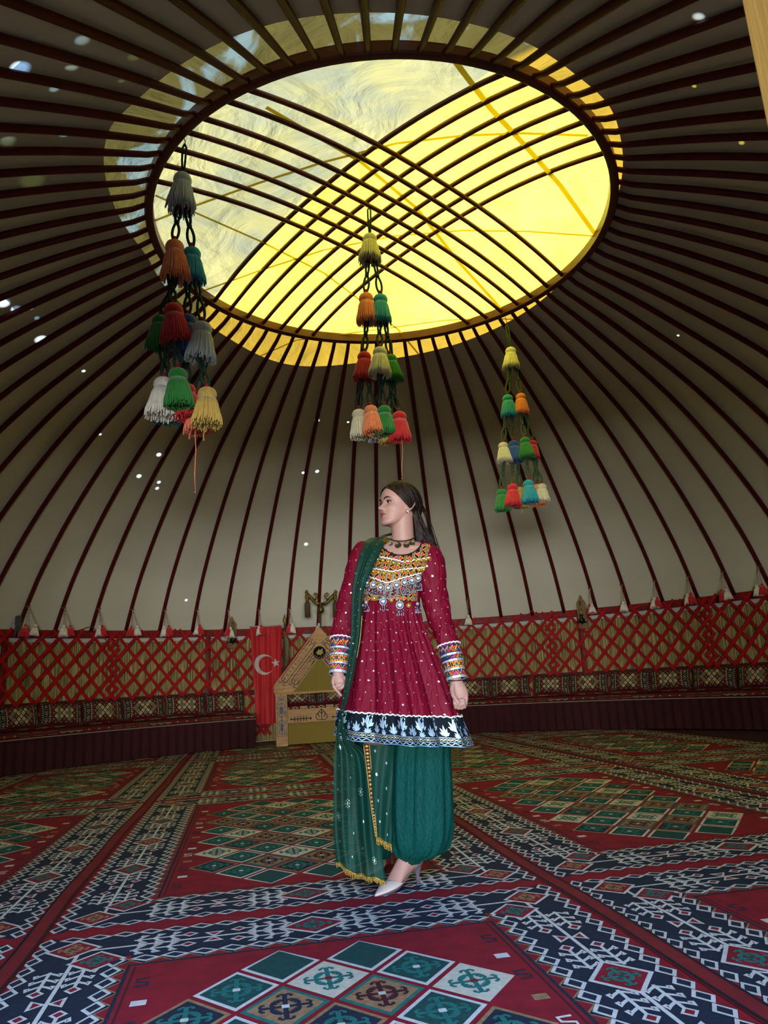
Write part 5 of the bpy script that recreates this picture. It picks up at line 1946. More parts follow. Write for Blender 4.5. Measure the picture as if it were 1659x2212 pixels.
# ---- eyes, lids, lashes, brows
for sd in (1, -1):
    ec = HD(0.0705, 0.0325 * sd, 0.1080)
    look = (hF * 0.98 + hS * (-0.05)).normalized()
    mb = MB()
    rot = Vector((0, 0, 1)).rotation_difference(look).to_matrix()
    rg, cols = [], []
    n_ = 24
    angs = [1, 8, 14, 19, 24, 29, 34, 45, 60, 80, 100, 130, 175]
    rows = [[ec + rot @ Vector((0.0122 * sin(R(a)) * cos(2 * pi * k / n_), 0.0122 * sin(R(a)) * sin(2 * pi * k / n_), 0.0122 * cos(R(a)))) for k in range(n_)] for a in angs]
    for i in range(len(rows) - 1):
        mat_i = 2 if angs[i + 1] <= 14 else (1 if angs[i + 1] <= 29 else 0)
        mb.rings([rows[i], rows[i + 1]], mat_i, cap0=(i == 0), cap1=False)
    mb.build('eye', [M('eye_white', '#e6dfd8', 0.15, spec=0.5), M('iris_brown', '#3a2416', 0.15, spec=0.6), M('pupil', '#050505', 0.1, spec=0.6)], woman)
    mb = MB()
    def lid(a, e, r=0.0134):
        return ec + (hF * (cos(e) * cos(a)) + hS * (cos(e) * sin(a)) + hU * sin(e)) * r
    def up(a):
        return R(22) * max(-0.2, 1 - (a / R(58)) ** 2) + R(4) * (a / R(66)) * sd
    def lo(a):
        return R(-15) * max(-0.1, 1 - (a / R(58)) ** 2) + R(4) * (a / R(66)) * sd
    mb.grid(lambda s, t: lid(R(-90 + 180 * s), up(R(-90 + 180 * s)) + (R(70) - up(R(-90 + 180 * s))) * t), 28, 8)
    mb.grid(lambda s, t: lid(R(-90 + 180 * s), lo(R(-90 + 180 * s)) + (R(-70) - lo(R(-90 + 180 * s))) * t, 0.0132), 28, 8)
    mb.build('eyelids', M('eyelid_skin', '#94695c', 0.5), woman)
    mb = MB()
    A = [R(-66 + 132 * k / 20) for k in range(21)]
    mb.tube([lid(a, up(a), 0.0140) for a in A], [0.0010 + 0.0012 * sin(pi * k / 20) for k in range(21)], 6)
    mb.tube([lid(a, lo(a), 0.0137) for a in A], 0.0006, 6)
    for k in range(2, 21):
        a = A[k] if sd > 0 else -A[k]
        a = A[k]
        p = lid(a, up(a), 0.0138)
        o_ = (hF * cos(a) + hS * sin(a) * 1.2 + hU * 0.35).normalized()
        mb.tube([p, p + o_ * 0.004, p + o_ * 0.006 + hU * 0.003], [0.0007, 0.0006, 0.0002], 4)
    tl = R(66) * sd
    mb.tube([lid(tl * 0.9, up(tl * 0.9), 0.0138), lid(tl, up(tl), 0.0138), lid(tl * 1.2, R(9), 0.0142)], [0.0012, 0.001, 0.0003], 5)
    mb.build('lashes', brow_m, woman)
    mb = MB()
    pth, rad = [], []
    for k in range(13):
        t = k / 12
        s = (0.012 + 0.040 * t)
        u = 0.1235 + 0.0075 * sin(t * pi * 0.62 + 0.15) - 0.0045 * max(0, t - 0.65) / 0.35
        best = None
        for q in range(0, 120):
            a = R(q * 0.75)
            F, S_ = head_pt(a, u)
            if best is None or abs(S_ - s) < best[0]:
                best = (abs(S_ - s), F)
        pth.append(HD(best[1] + 0.0012, s * sd, u))
        rad.append(0.0034 * (0.55 + 0.6 * sin(pi * min(1, t * 0.9 + 0.12))) * (1 - 0.75 * max(0, t - 0.6) / 0.4))
    mb.tube(pth, rad, 8, flat=0.55, up=hF)
    mb.build('eyebrow', brow_m, woman)
# ear stud and pendant
mb = MB()
ep = HD(0.008, 0.0685, 0.070) + (hS * 0.85 - hF * 0.3).normalized() * 0.0135
mb.ball(ep, 0.0052, 10)
mb.ball(ep - hU * 0.0 + hF * 0.004 - hU * 0.004, 0.0028, 8)
mb.ball(ep - hU * 0.006 - hF * 0.003, 0.0026, 8)
mb.ball(ep + hU * 0.005 - hF * 0.003, 0.0024, 8)
mb.build('earring', M('crystal', '#e8e6da', 0.12, metal=0.6, spec=0.8), woman)

# ---- hair: long, straight, dark brown, parted in the middle, tucked behind her left ear
hair_m = bpy.data.materials.new('dark_brown_hair')
hair_m.use_nodes = True
hb_ = hair_m.node_tree.nodes['Principled BSDF']
nt = hair_m.node_tree
oi = nt.nodes.new('ShaderNodeTexCoord')
nz = nt.nodes.new('ShaderNodeTexNoise')
nz.inputs['Scale'].default_value = 70
mpn = nt.nodes.new('ShaderNodeMapping')
mpn.inputs['Scale'].default_value = (1, 1, 0.08)
nt.links.new(oi.outputs['Object'], mpn.inputs[0])
nt.links.new(mpn.outputs[0], nz.inputs['Vector'])
rp = nt.nodes.new('ShaderNodeValToRGB')
rp.color_ramp.elements[0].position, rp.color_ramp.elements[0].color = 0.35, (*lin('#0d0806'), 1)
rp.color_ramp.elements[1].position, rp.color_ramp.elements[1].color = 0.72, (*lin('#35241a'), 1)
nt.links.new(nz.outputs['Fac'], rp.inputs[0])
nt.links.new(rp.outputs[0], hb_.inputs['Base Color'])
hb_.inputs['Roughness'].default_value = 0.42
hb_.inputs['Specular IOR Level'].default_value = 0.22
hc = HD(0.0, 0, 0.122)
rad3 = (0.1075, 0.0825, 0.1085)
def hell(d, k=1.0):
    """point of the hair cap in direction d (F, S, U)"""
    d = d.normalized()
    r = 1 / math.sqrt((d.x / rad3[0]) ** 2 + (d.y / rad3[1]) ** 2 + (d.z / rad3[2]) ** 2)
    return hc + (hF * d.x + hS * d.y + hU * d.z) * (r * k)
mb = MB()
# cap
def hairline(a):
    # elevation (degrees) of the hair's lower edge at azimuth a from the front
    a = abs(a)
    return float(interp([(0, 34), (25, 29), (50, 17), (70, 8), (84, 8), (98, 2), (112, -16), (124, -32), (180, -42)], a)[0])
def capf(s, t):
    a = -180 + 360 * s
    lo_ = hairline(a)
    e = lo_ + (89.5 - lo_) * t
    return hell(Vector((cos(R(e)) * cos(R(a)), cos(R(e)) * sin(R(a)), sin(R(e)))), 1.0 - 0.115 * max(0, 1 - t / 0.18) ** 1.5)
mb.grid(capf, 72, 24, closeu=True)
rh = random.Random(21)
def strand(pts, r, n=4):
    m = len(pts)
    mb.tube(pts, [r * min(1, 0.6 + i / m * 1.2) * (1 if i < m * 0.7 else 1 - 0.85 * (i - m * 0.7) / (m * 0.3)) for i in range(m)], n)
for sd in (1, -1):
    N_ = 430 if sd > 0 else 150
    for k in range(N_):
        t = (k + rh.random()) / N_
        al = 37 + 121 * t + rh.uniform(-3, 3)
        d0 = Vector((cos(R(al)), 0.03 * sd, sin(R(al))))
        ta = 116 + 56 * t ** 0.9 + rh.uniform(-4, 5)
        te = -22 - 14 * rh.random()
        d1 = Vector((cos(R(te)) * cos(R(ta)), cos(R(te)) * sin(R(ta)) * sd, sin(R(te))))
        path_ = []
        om = d0.normalized().angle(d1.normalized())
        kk = 1.0 + rh.uniform(0.0, 0.045)
        for i in range(11):
            s = i / 10
            d = (d0.normalized() * sin((1 - s) * om) + d1.normalized() * sin(s * om)) / sin(om)
            path_.append(hell(d, kk))
        end = path_[-1]
        if sd > 0:
            ln = 0.13 + 0.13 * rh.random() + 0.05 * (1 - t)
            # falls straight down behind the shoulder
            tx = 0.024 + 0.072 * rh.random() * (1 - 0.3 * t)
            drift = Vector((tx, 0.015 + 0.03 * rh.random(), -ln))
        else:
            ln = 0.12 + 0.05 * rh.random()
            drift = Vector((-0.005 + 0.03 * rh.random(), 0.03 * rh.random(), -ln))
        for i in range(1, 9):
            s = i / 8
            path_.append(end + Vector((drift.x * s ** 1.25, drift.y * s, drift.z * s)) + Vector((0.003 * sin(5 * s + k), 0.003 * cos(4 * s + k), 0)))
        strand(path_, 0.0030 if k % 3 else 0.0023)
# the under-layer of the long hair, a solid sheet beneath the strands
def sheet(s, t):
    ta = 118 + 58 * s
    d1 = Vector((cos(R(-20)) * cos(R(ta)), cos(R(-20)) * sin(R(ta)), sin(R(-20))))
    p = hell(d1, 0.985)
    tt = max(0, t - 0.15) / 0.85
    return hell(Vector((d1.x, d1.y, 0.45)), 0.97).lerp(p, t / 0.15) if t < 0.15 else p + Vector(((0.068 - 0.02 * s) * tt ** 1.2, 0.030 * tt, -(0.185 - 0.02 * s) * tt))
mb.grid(sheet, 30, 24)
# a lock lying forward over her right shoulder, and a few thin flyaway hairs
for k in range(14):
    a = V(845 + k * 0.5, 1150 + rh.random() * 6, 0.04)
    strand([a, a.lerp(V(825, 1161, 0.03), 0.6) + Vector((0, 0, 0.004)), V(812 + 2 * k * rh.random(), 1163 + rh.random() * 2, 0.02)], 0.003)
for k in range(26):
    dd = Vector((-0.75 - 0.2 * rh.random(), 0.5 * rh.random(), 0.05 + 0.3 * rh.random()))
    a = hell(dd, 0.98)
    e = V(943 + rh.uniform(-6, 14), 1225 + rh.uniform(-20, 32), 0.02 - 0.06 * rh.random())
    strand([a, a.lerp(e, 0.2) + Vector((0.010, 0, 0)), a.lerp(e, 0.5) + Vector((0.012, 0, 0)), a.lerp(e, 0.8) + Vector((0.006, 0, 0)), e], 0.0011, 3)
# temple strand
for k in range(0):
    strand([HD(0.074 - 0.002 * k, 0.040 + 0.0008 * k, 0.172), HD(0.062 - 0.002 * k, 0.062, 0.145), HD(0.045 - 0.001 * k, 0.0715, 0.118), HD(0.014, 0.0735, 0.106 + 0.002 * k), HD(-0.012, 0.0760, 0.128)], 0.0018, 4)
mb.build('hair', hair_m, woman)

# ---- dress
dress_m = bpy.data.materials.new('burgundy_silk')
dress_m.use_nodes = True
nt = dress_m.node_tree
db = nt.nodes['Principled BSDF']
db.inputs['Base Color'].default_value = (*lin('#66051f'), 1)
db.inputs['Roughness'].default_value = 0.58
db.inputs['Sheen Weight'].default_value = 0.0
db.inputs['Specular IOR Level'].default_value = 0.12
db.inputs['Sheen Tint'].default_value = (1.0, 0.5, 0.65, 1)
tcx = nt.nodes.new('ShaderNodeTexCoord')
mpx = nt.nodes.new('ShaderNodeMapping')
mpx.inputs['Scale'].default_value = (14, 14, 3)
nt.links.new(tcx.outputs['Object'], mpx.inputs[0])
nzx = nt.nodes.new('ShaderNodeTexNoise')
nzx.inputs['Scale'].default_value = 2.2
nzx.inputs['Detail'].default_value = 4
nzx.inputs['Distortion'].default_value = 1.2
nt.links.new(mpx.outputs[0], nzx.inputs['Vector'])
bpx = nt.nodes.new('ShaderNodeBump')
bpx.inputs['Strength'].default_value = 0.55
bpx.inputs['Distance'].default_value = 0.02
nt.links.new(nzx.outputs['Fac'], bpx.inputs['Height'])
nt.links.new(bpx.outputs[0], db.inputs['Normal'])
seq = M('silver_sequin', '#d9cfd0', 0.3, metal=0.5, spec=0.7)
goldm = M('gold_coin', '#a07a26', 0.36, metal=0.8)
silv = M('silver_coin', '#868b90', 0.34, metal=0.8)
silv_l = M('silver_braid', '#b9c0c6', 0.4, metal=0.5, bump=(300, 0.6, 0.002))
white_p = M('white_braid', '#dcd8d2', 0.7)
DR = [(1166, 838, 1166, 902, 1166, 0.052, 0.012), (1172, 806, 1172, 925, 1172, 0.062, 0.010), (1182, 786, 1182, 938, 1182, 0.078, 0.008), (1200, 778, 1200, 940, 1200, 0.098, 0.004), (1225, 777, 1225, 930, 1225, 0.112, 0.0),
      (1255, 776, 1255, 914, 1255, 0.124, 0.0), (1290, 774, 1290, 908, 1290, 0.120, 0.0), (1310, 772, 1310, 908, 1310, 0.118, 0.0), (1345, 768, 1345, 914, 1345, 0.132, 0.0), (1400, 760, 1400, 934, 1402, 0.165, 0.0),
      (1450, 752, 1448, 955, 1454, 0.195, 0.0), (1500, 745, 1496, 976, 1505, 0.220, 0.0), (1540, 739, 1535, 992, 1548, 0.240, 0.0), (1580, 735, 1570, 1008, 1588, 0.258, 0.0), (1604, 733, 1590, 1015, 1607, 0.270, 0.0)]
def dress(phi, py, off=0.0):
    """phi: 0 front, negative towards the left of the view; py: row down the dress"""
    xl, yl_, xr, yr_, dp, yo = interp(DR, py)
    a, b = V(xl, yl_, 0.04 + yo), V(xr, yr_, -0.02 + yo)
    c = (a + b) / 2
    ax = (b - a) / 2
    g = min(1, max(0, (py - 1300) / 60.0))
    k = min(1, max(0, (py - 1300) / 300.0))
    fold = g * ((0.0045 + 0.013 * k) * sin(phi * 15 + 1.1 * sin(phi * 3) + 0.5) + 0.004 * sin(phi * 34 + py * 0.01) + 0.014 * k * sin(phi * 6.5 + 1.0))
    bust = 0.016 * math.exp(-((py - 1245) / 26.0) ** 2) * (gs(phi + 0.45, 0.28) + gs(phi - 0.35, 0.28))
    e = 1 + (fold + off) / max(0.10, ax.length)
    p = c + ax * (sin(phi) * e) + Vector((0, -cos(phi) * (dp + fold + bust + off), 0))
    if py < 1310:
        p += Vector((0, -0.006 * gs(phi, 0.5), 0))
    return p
mb = MB()
NPH, NPY = 220, 150
vs, fs = [], []
rowsY = [1166 + (1604 - 1166) * j / NPY for j in range(NPY + 1)]
ncx, ncy, nrx, nry = 866, 1166, 45, 42
for py in rowsY:
    for i in range(NPH):
        vs.append(dress(-pi + 2 * pi * i / NPH, py))
def in_neck(phi, py):
    if abs(phi) > pi * 0.6:
        return False
    xl, _, xr, _, _, _ = interp(DR, py)
    x = (xl + xr) / 2 + (xr - xl) / 2 * sin(phi)
    return ((x - ncx) / nrx) ** 2 + ((py - ncy) / nry) ** 2 < 1
for j in range(NPY):
    for i in range(NPH):
        k = (i + 1) % NPH
        phi = -pi + 2 * pi * (i + 0.5) / NPH
        py = (rowsY[j] + rowsY[j + 1]) / 2
        if in_neck(phi, py):
            continue
        fs.append((j * NPH + i, j * NPH + k, (j + 1) * NPH + k, (j + 1) * NPH + i))
mb.add(vs, fs, 0)
# sewn sequin flowers
rq = random.Random(8)
def flower(fn, a, b, sa, sb, s=1.0):
    n_ = 5
    for q in range(n_):
        t = 2 * pi * q / n_ + rq.random()
        ca, cb_ = a + sa * 0.62 * cos(t), b + sb * 0.62 * sin(t)
        mb.poly([fn(ca + sa * 0.36 * cos(w), cb_ + sb * 0.36 * sin(w)) for w in [2 * pi * z / 5 for z in range(5)]], 1)
    mb.poly([fn(a + sa * 0.3 * cos(w), b + sb * 0.3 * sin(w)) for w in [2 * pi * z / 5 for z in range(5)]], 1)
for j in range(11):
    for i in range(-9, 10):
        py = 1325 + j * 21 + 4 * rq.uniform(-1, 1)
        phi = (i + 0.5 * (j % 2)) * 0.155 + rq.uniform(-0.02, 0.02)
        if abs(phi) > 1.5 or py > 1540 + 0 * j:
            continue
        s = 1.0 if (i + j) % 3 == 0 else 0.55
        ppl = 460.0
        rr0 = 0.0044 * s
        wd = (interp(DR, py)[2] - interp(DR, py)[0]) / 2 / ppl
        flower(lambda a, b: dress(a, b, 0.0022), phi, py, rr0 / wd, rr0 * ppl, s)
mb.build('dress', [dress_m, seq], woman)

# ---- sleeves and embroidered cuffs
def tube_fn(tab):
    """tab rows: t, centre px, centre py, dy, radius; returns point at angle, t"""
    P_ = [(t, *V(x, y, dy), r) for t, x, y, dy, r in tab]
    def fn(phi, t, off=0.0):
        x, y, z, r = interp(P_, t)
        x2, y2, z2, _ = interp(P_, min(1, t + 0.02))
        x1, y1, z1, _ = interp(P_, max(0, t - 0.02))
        d = Vector((x2 - x1, y2 - y1, z2 - z1)).normalized()
        s = d.cross(Vector((0, 1, 0))).normalized()
        if s.x < 0:
            s = -s
        w = s.cross(d)
        if w.y > 0:
            w = -w
        return Vector((x, y, z)) + s * (sin(phi) * (r + off)) + w * (cos(phi) * (r + off) * 0.92)
    return fn
SL = tube_fn([(0, 920, 1186, -0.01, 0.030), (0.06, 926, 1196, -0.015, 0.058), (0.2, 930, 1225, -0.02, 0.068), (0.4, 936, 1275, -0.015, 0.064), (0.6, 946, 1322, -0.01, 0.058), (0.8, 958, 1360, -0.03, 0.050), (1.0, 969, 1394, -0.055, 0.046)])
SR = tube_fn([(0, 795, 1180, 0.05, 0.030), (0.06, 786, 1188, 0.045, 0.048), (0.2, 776, 1218, 0.045, 0.055), (0.4, 765, 1262, 0.05, 0.056), (0.6, 754, 1305, 0.055, 0.056), (0.8, 744, 1345, 0.045, 0.053), (1.0, 738, 1381, 0.025, 0.048)])
def wr(fn, seed):
    def g(phi, t, off=0.0):
        f = 0.0022 * sin(phi * 3 + t * 18 + seed) * (0.3 + t) + 0.0012 * sin(phi * 5 - t * 40 + seed)
        f += 0.0014 * sin(t * 55 + 2 * sin(phi)) * max(0, 1 - abs(t - 0.62) / 0.3)
        return fn(phi, t, f + off)
    return g
for fn, sd in ((wr(SL, 0), 0), (wr(SR, 2), 1)):
    mb = MB()
    mb.grid(lambda s, t: fn(-pi + 2 * pi * s, t), 48, 60, closeu=True)
    for j in range(9):
        for i in range(-3, 4):
            t = 0.1 + 0.1 * j + rq.uniform(-0.02, 0.02)
            phi = (i + 0.5 * (j % 2)) * 0.55
            if abs(phi) > 1.5:
                continue
            s = 0.0040 if (i + j) % 2 == 0 else 0.0024
            flower(lambda a, b: fn(a, b, 0.0022), phi, t, s / 0.055, s / 0.46)
    mb.build('sleeve', [dress_m, seq], woman)
EM = [M('embroidery_navy', '#141a3c', 0.9), M('embroidery_red', '#b3201f', 0.85), M('embroidery_orange', '#d8921f', 0.75), M('embroidery_blue', '#1d2a86', 0.85), M('embroidery_green', '#0e5a3c', 0.85), silv_l, white_p, M('embroidery_pink', '#c02a72', 0.85), M('embroidery_black', '#0b0b10', 0.9), M('dull_silver_braid', '#6f7a80', 0.5, metal=0.4, bump=(300, 0.6, 0.002))]
E_NAVY, E_RED, E_OR, E_BLUE, E_GREEN, E_SILV, E_WHITE, E_PINK, E_BLACK = range(9)
def tri_row(pt, x0, x1, y0, y1, n, cols, l, notch=True):
    w = (x1 - x0) / n
    for k in range(n):
        x = x0 + k * w
        pt.poly([(x + 0.06 * w, y1), (x + w * 0.94, y1), (x + w / 2, y0 + 0.1 * (y1 - y0))], E_OR, l)
        pt.poly([(x + 0.2 * w, y1 - 0.06 * (y1 - y0)), (x + w * 0.8, y1 - 0.06 * (y1 - y0)), (x + w / 2, y0 + 0.34 * (y1 - y0))], cols[k % len(cols)], l + 1)
        pt.poly([(x - 0.36 * w, y0), (x + w * 0.36, y0), (x, y1 - 0.1 * (y1 - y0))], E_OR, l)
        pt.poly([(x - 0.22 * w, y0 + 0.06 * (y1 - y0)), (x + w * 0.22, y0 + 0.06 * (y1 - y0)), (x, y1 - 0.34 * (y1 - y0))], cols[(k + 1) % len(cols)], l + 1)
def cuff_pattern():
    pt = Pat()
    for i in range(16):
        pt.rect(-3.2 + 0.4 * i, 0, -2.8 + 0.4 * i, 1, E_NAVY, 0)
    n = 7
    tri_row(pt, -3.1, 3.1, 0.10, 0.27, n, [E_BLUE, E_RED], 1)
    for k in range(14):
        x = -3.1 + k * 0.443
        pt.stroke([(x, 0.055), (x + 0.2, 0.055)], 0.02, E_PINK, 1)
        for q in range(3):
            pt.stroke([(x + 0.11 * q, 0.20 - 0.03 * q), (x + 0.11 * q + 0.03, 0.13 - 0.03 * q)], 0.035, E_OR, 2)
    for y in (0.29, 0.47, 0.72, 0.94):
        for i in range(16):
            pt.rect(-3.2 + 0.4 * i, y, -2.8 + 0.4 * i, y + 0.055, E_SILV, 3)
    tri_row(pt, -3.1, 3.1, 0.355, 0.465, n, [E_GREEN, E_RED, E_BLUE, E_PINK], 1)
    tri_row(pt, -3.1, 3.1, 0.785, 0.935, n, [E_RED, E_BLUE, E_GREEN, E_PINK], 1)
    for k in range(6):
        x = -2.9 + k * 1.05
        for z in range(5):
            pt.rect(x - 0.48 + 0.2 * z, 0.54, x - 0.28 + 0.2 * z, 0.71, E_OR, 1)
        pt.dia(x, 0.622, 0.16, 0.06, E_GREEN, 2)
        for sx in (-1, 1):
            pt.dia(x + sx * 0.24, 0.58, 0.12, 0.035, E_RED, 2)
            pt.dia(x + sx * 0.24, 0.665, 0.12, 0.035, E_BLUE, 2)
            pt.rect(x + sx * 0.42 - 0.06, 0.57, x + sx * 0.42 + 0.06, 0.67, E_BLACK, 2)
    return pt
CUFF = cuff_pattern()
def cuff(name, tab):
    fn = tube_fn(tab)
    mb = MB()
    mb.grid(lambda s, t: fn(-pi + 2 * pi * s, t), 48, 14, E_NAVY, closeu=True)
    CUFF.emit(mb, lambda a, b, l: fn(a, b, 0.0020 + 0.0006 * l), lambda a, b: abs(a) < 1.9)
    # scalloped white braid round the top
    mb.tube([fn(-pi + 2 * pi * k / 120, -0.0 + 0.02 * sin(k * 0.9), 0.003) for k in range(121)], 0.0035, 6, E_WHITE)
    mb.tube([fn(-pi + 2 * pi * k / 60, 1.0, 0.001) for k in range(61)], 0.002, 6, E_SILV)
    return mb.build(name, EM, woman)
cuff('cuff', [(0, 969, 1393, -0.055, 0.048), (0.5, 978, 1430, -0.07, 0.044), (1.0, 986, 1467, -0.085, 0.041)])
cuff('cuff', [(0, 738, 1380, 0.025, 0.049), (0.5, 734, 1418, 0.0, 0.044), (1.0, 731, 1456, -0.025, 0.039)])

# ---- embroidered bodice panel
def panel_xy(x, y):
    """x 0..1 across the bodice, y 0..1 down it -> phi, py"""
    return (-1.08 + 2.12 * x, 1178 + (1303 - 1178) * y)
pb_ = Pat()
for i in range(24):
    for j in range(16):
        pb_.rect(i / 24, j / 16, (i + 1) / 24, (j + 1) / 16, E_BLACK, 0)
ncol = 11
for c in range(ncol):
    x0, x1 = c / ncol, (c + 1) / ncol
    wv = x1 - x0
    for j in range(12):
        y0, y1 = j / 12, (j + 1) / 12
        pb_.rect(x0 + wv * 0.84, y0, x1, y1, 9, 2)
        pb_.rect(x0 + wv * 0.02, y0, x0 + wv * 0.08, y1, E_OR, 2)
        pb_.rect(x0 + wv * 0.70, y0, x0 + wv * 0.77, y1, E_OR, 2)
        cc = [E_RED, E_BLUE, E_RED, E_PINK, E_GREEN][(c * 2 + j) % 5]
        if c % 3 == 1:
            pb_.dia(x0 + wv * 0.4, (y0 + y1) / 2, wv * 0.3, (y1 - y0) * 0.5, E_OR, 1)
            pb_.dia(x0 + wv * 0.4, (y0 + y1) / 2, wv * 0.2, (y1 - y0) * 0.34, cc, 2)
        else:
            s = (j + c) % 2
            xa, xb = (x0 + wv * 0.1, x0 + wv * 0.68) if s else (x0 + wv * 0.68, x0 + wv * 0.1)
            pb_.poly([(xa, y0), (xb, (y0 + y1) / 2), (xa, y1)], E_OR, 1)
            pb_.poly([(xa, y0 + 0.012), (xa + (xb - xa) * 0.72, (y0 + y1) / 2), (xa, y1 - 0.012)], cc, 2)
mb = MB()
def keep_panel(x, y):
    phi, py = panel_xy(x, y)
    return not in_neck(phi, py - 1.5) and phi > -1.1 - 0.0 and (y < 1)
def pan(a, b, l):
    phi, py = panel_xy(a, b)
    # the panel slants: its lower edge drops slightly to the right
    return dress(phi, py, 0.004 + 0.0007 * l)
pb_.emit(mb, pan, keep_panel)
mb.build('bodice_panel', EM, woman, smooth=False)
mb = MB()
# braid round the neck opening
nb = []
for k in range(61):
    w = pi * k / 60
    xpx, ypx = ncx + nrx * cos(pi - w) * 1.0, ncy + nry * sin(w) * 1.0
    xl, _, xr, _, _, _ = interp(DR, ypx)
    sn = max(-1, min(1, (xpx - (xl + xr) / 2) / ((xr - xl) / 2)))
    nb.append(dress(math.asin(sn), ypx, 0.005))
mb.tube(nb, 0.0032, 6)
mb.build('neck_edging', M('neck_edging_black', '#141014', 0.7), woman)
# three white V-shaped braids and rows of coins
def vline(xs, y_edge, y_mid, n=40, off=0.008):
    pts = []
    for k in range(n + 1):
        x = xs[0] + (xs[1] - xs[0]) * k / n
        q = abs(2 * k / n - 0.9) / 1.1
        y = y_mid + (y_edge - y_mid) * min(1, q)
        phi, py = panel_xy(x, y)
        pts.append(dress(phi, py, off))
    return pts
mb = MB()
for xs, ye, ym in (((0.30, 1.0), 0.24, 0.36), ((0.12, 0.97), 0.42, 0.53), ((0.08, 0.95), 0.52, 0.72)):
    L_ = vline(xs, ye, ym, 60)
    mb.tube([p + Vector((0, 0, 0.0022 * sin(i * 1.7))) for i, p in enumerate(L_)], 0.0030, 6)
mb.build('braid', white_p, woman)
def coin(c, r, mat, name, nrm=Vector((0, -1, 0)), holes=False):
    mb = MB()
    mb.lathe([(0.001, 0.0022), (r * 0.82, 0.0022), (r * 0.86, 0.003), (r, 0.0026), (r, 0), (0.001, 0)], n=18, axis=nrm)
    mb.lathe([(r * 0.2, 0), (r * 0.26, 0.001), (r * 0.2, 0.002)], c=(0, 0, r * 1.1), n=8, axis=nrm)
    mats = [mat]
    if holes:
        for q in range(3):
            a = pi / 2 + 2 * pi * q / 3
            mb.poly([Vector((r * 0.38 * cos(a) + r * 0.12 * cos(2 * pi * k / 8), -0.0034, r * 0.38 * sin(a) + r * 0.12 * sin(2 * pi * k / 8))) for k in range(8)], 1)
        mats = [mat, M('coin_hole', '#2a2a2c', 0.6)]
    o = mb.build(name, mats, woman)
    o.location = c
    return o
def bead_fringe(c, w, n, ln, r=0.0028, mats=None):
    mb = MB()
    for k in range(n):
        x = -w / 2 + w * k / max(1, n - 1)
        m_ = int(ln / (2 * r * 1.05))
        for j in range(m_):
            mb.ball((x + rq.uniform(-0.0006, 0.0006), rq.uniform(-0.001, 0.001), -j * 2 * r * 1.05), r, 6, rq.choice((0, 0, 1, 2)))
        mb.ball((x, 0, -m_ * 2 * r * 1.05), r * 1.3, 6, 0)
    o = mb.build('bead_fringe', mats or [M('silver_bead', '#a9b0b8', 0.25, metal=0.7), M('violet_bead', '#5a2a5c', 0.3), M('dark_bead', '#23202a', 0.3)], woman)
    o.location = c
    return o
for row, (xs, ye, ym) in enumerate((((0.22, 0.98), 0.27, 0.40), ((0.10, 0.95), 0.46, 0.58))):
    for k, p in enumerate(vline(xs, ye, ym, 11, 0.010)):
        coin(p, 0.0080, goldm, 'gold_coin')
for k, p in enumerate(vline((0.06, 0.93), 0.62, 0.82, 8, 0.010)):
    coin(p, 0.0150, silv, 'silver_coin', holes=True)
    bead_fringe(p + Vector((0, -0.001, -0.0165)), 0.026, 5, 0.034 + 0.006 * rq.random())
# pendants hanging along the waist seam
for (px, py, r, mt, fr) in ((790, 1312, 0.006, silv, 0), (797, 1306, 0.008, silv, 0.030), (813, 1299, 0.0105, goldm, 0), (830, 1306, 0.0165, silv, 0.022), (846, 1303, 0.0085, goldm, 0), (862, 1313, 0.0180, silv, 0.028), (879, 1313, 0.0095, goldm, 0), (896, 1308, 0.007, silv, 0.034)):
    xl, _, xr, _, _, _ = interp(DR, py)
    sn = max(-1, min(1, (px - (xl + xr) / 2) / ((xr - xl) / 2)))
    p = dress(math.asin(sn), py, 0.012)
    coin(p, r, mt, 'silver_coin' if mt is silv else 'gold_coin', holes=(r > 0.012))
    if fr:
        bead_fringe(p + Vector((0, -0.001, -r - 0.002)), 0.020 if r < 0.012 else 0.028, 4, fr)

# ---- necklace: dark cord with coins
mb = MB()
nl = [V(835, 1163, 0.0), V(846, 1166, -0.035), V(858, 1168.5, -0.055), V(872, 1168.5, -0.058), V(884, 1166, -0.05), V(894, 1162, -0.03), V(902, 1155, 0.0), V(905, 1148, 0.03)]
nl = [Vector(interp([(i, *p) for i, p in enumerate(nl)], q * 7 / 40)) for q in range(41)]
mb.tube(nl, 0.0026, 6)
mb.build('necklace_cord', M('necklace_cord', '#2a2218', 0.5, metal=0.4), woman)
brz = M('old_bronze', '#57492f', 0.4, metal=0.7)
for (px, py, dy, r, mt) in ((833, 1166, -0.035, 0.0135, goldm), (834.5, 1171, -0.04, 0.012, goldm), (845, 1176, -0.062, 0.0095, silv), (860, 1178, -0.078, 0.0150, brz), (878, 1178, -0.080, 0.0140, brz), (890, 1174, -0.068, 0.0135, brz)):
    o = coin(V(px, py, dy), r, mt, 'necklace_coin')
    o.rotation_euler = (R(-22), 0, R(-16 + (px - 860) * 0.9))
# ---- bracelet and rings
mb = MB()
mb.tube([V(985, 1470, -0.09) + Vector((0.028 * cos(2 * pi * k / 16), 0.031 * sin(2 * pi * k / 16), 0)) for k in range(17)], 0.0028, 6)
mb.build('bracelet', M('dark_bracelet', '#3a342c', 0.4, metal=0.6), woman)
for p, r in ((V(720.5, 1479, -0.058), 0.0118), (V(998.5, 1525, -0.125), 0.0105)):
    mb = MB()
    mb.tube([p + Vector((r * cos(2 * pi * k / 14), r * sin(2 * pi * k / 14), 0)) for k in range(15)], 0.0022, 6)
    mb.build('ring', silv if p.x < 0 else goldm, woman)

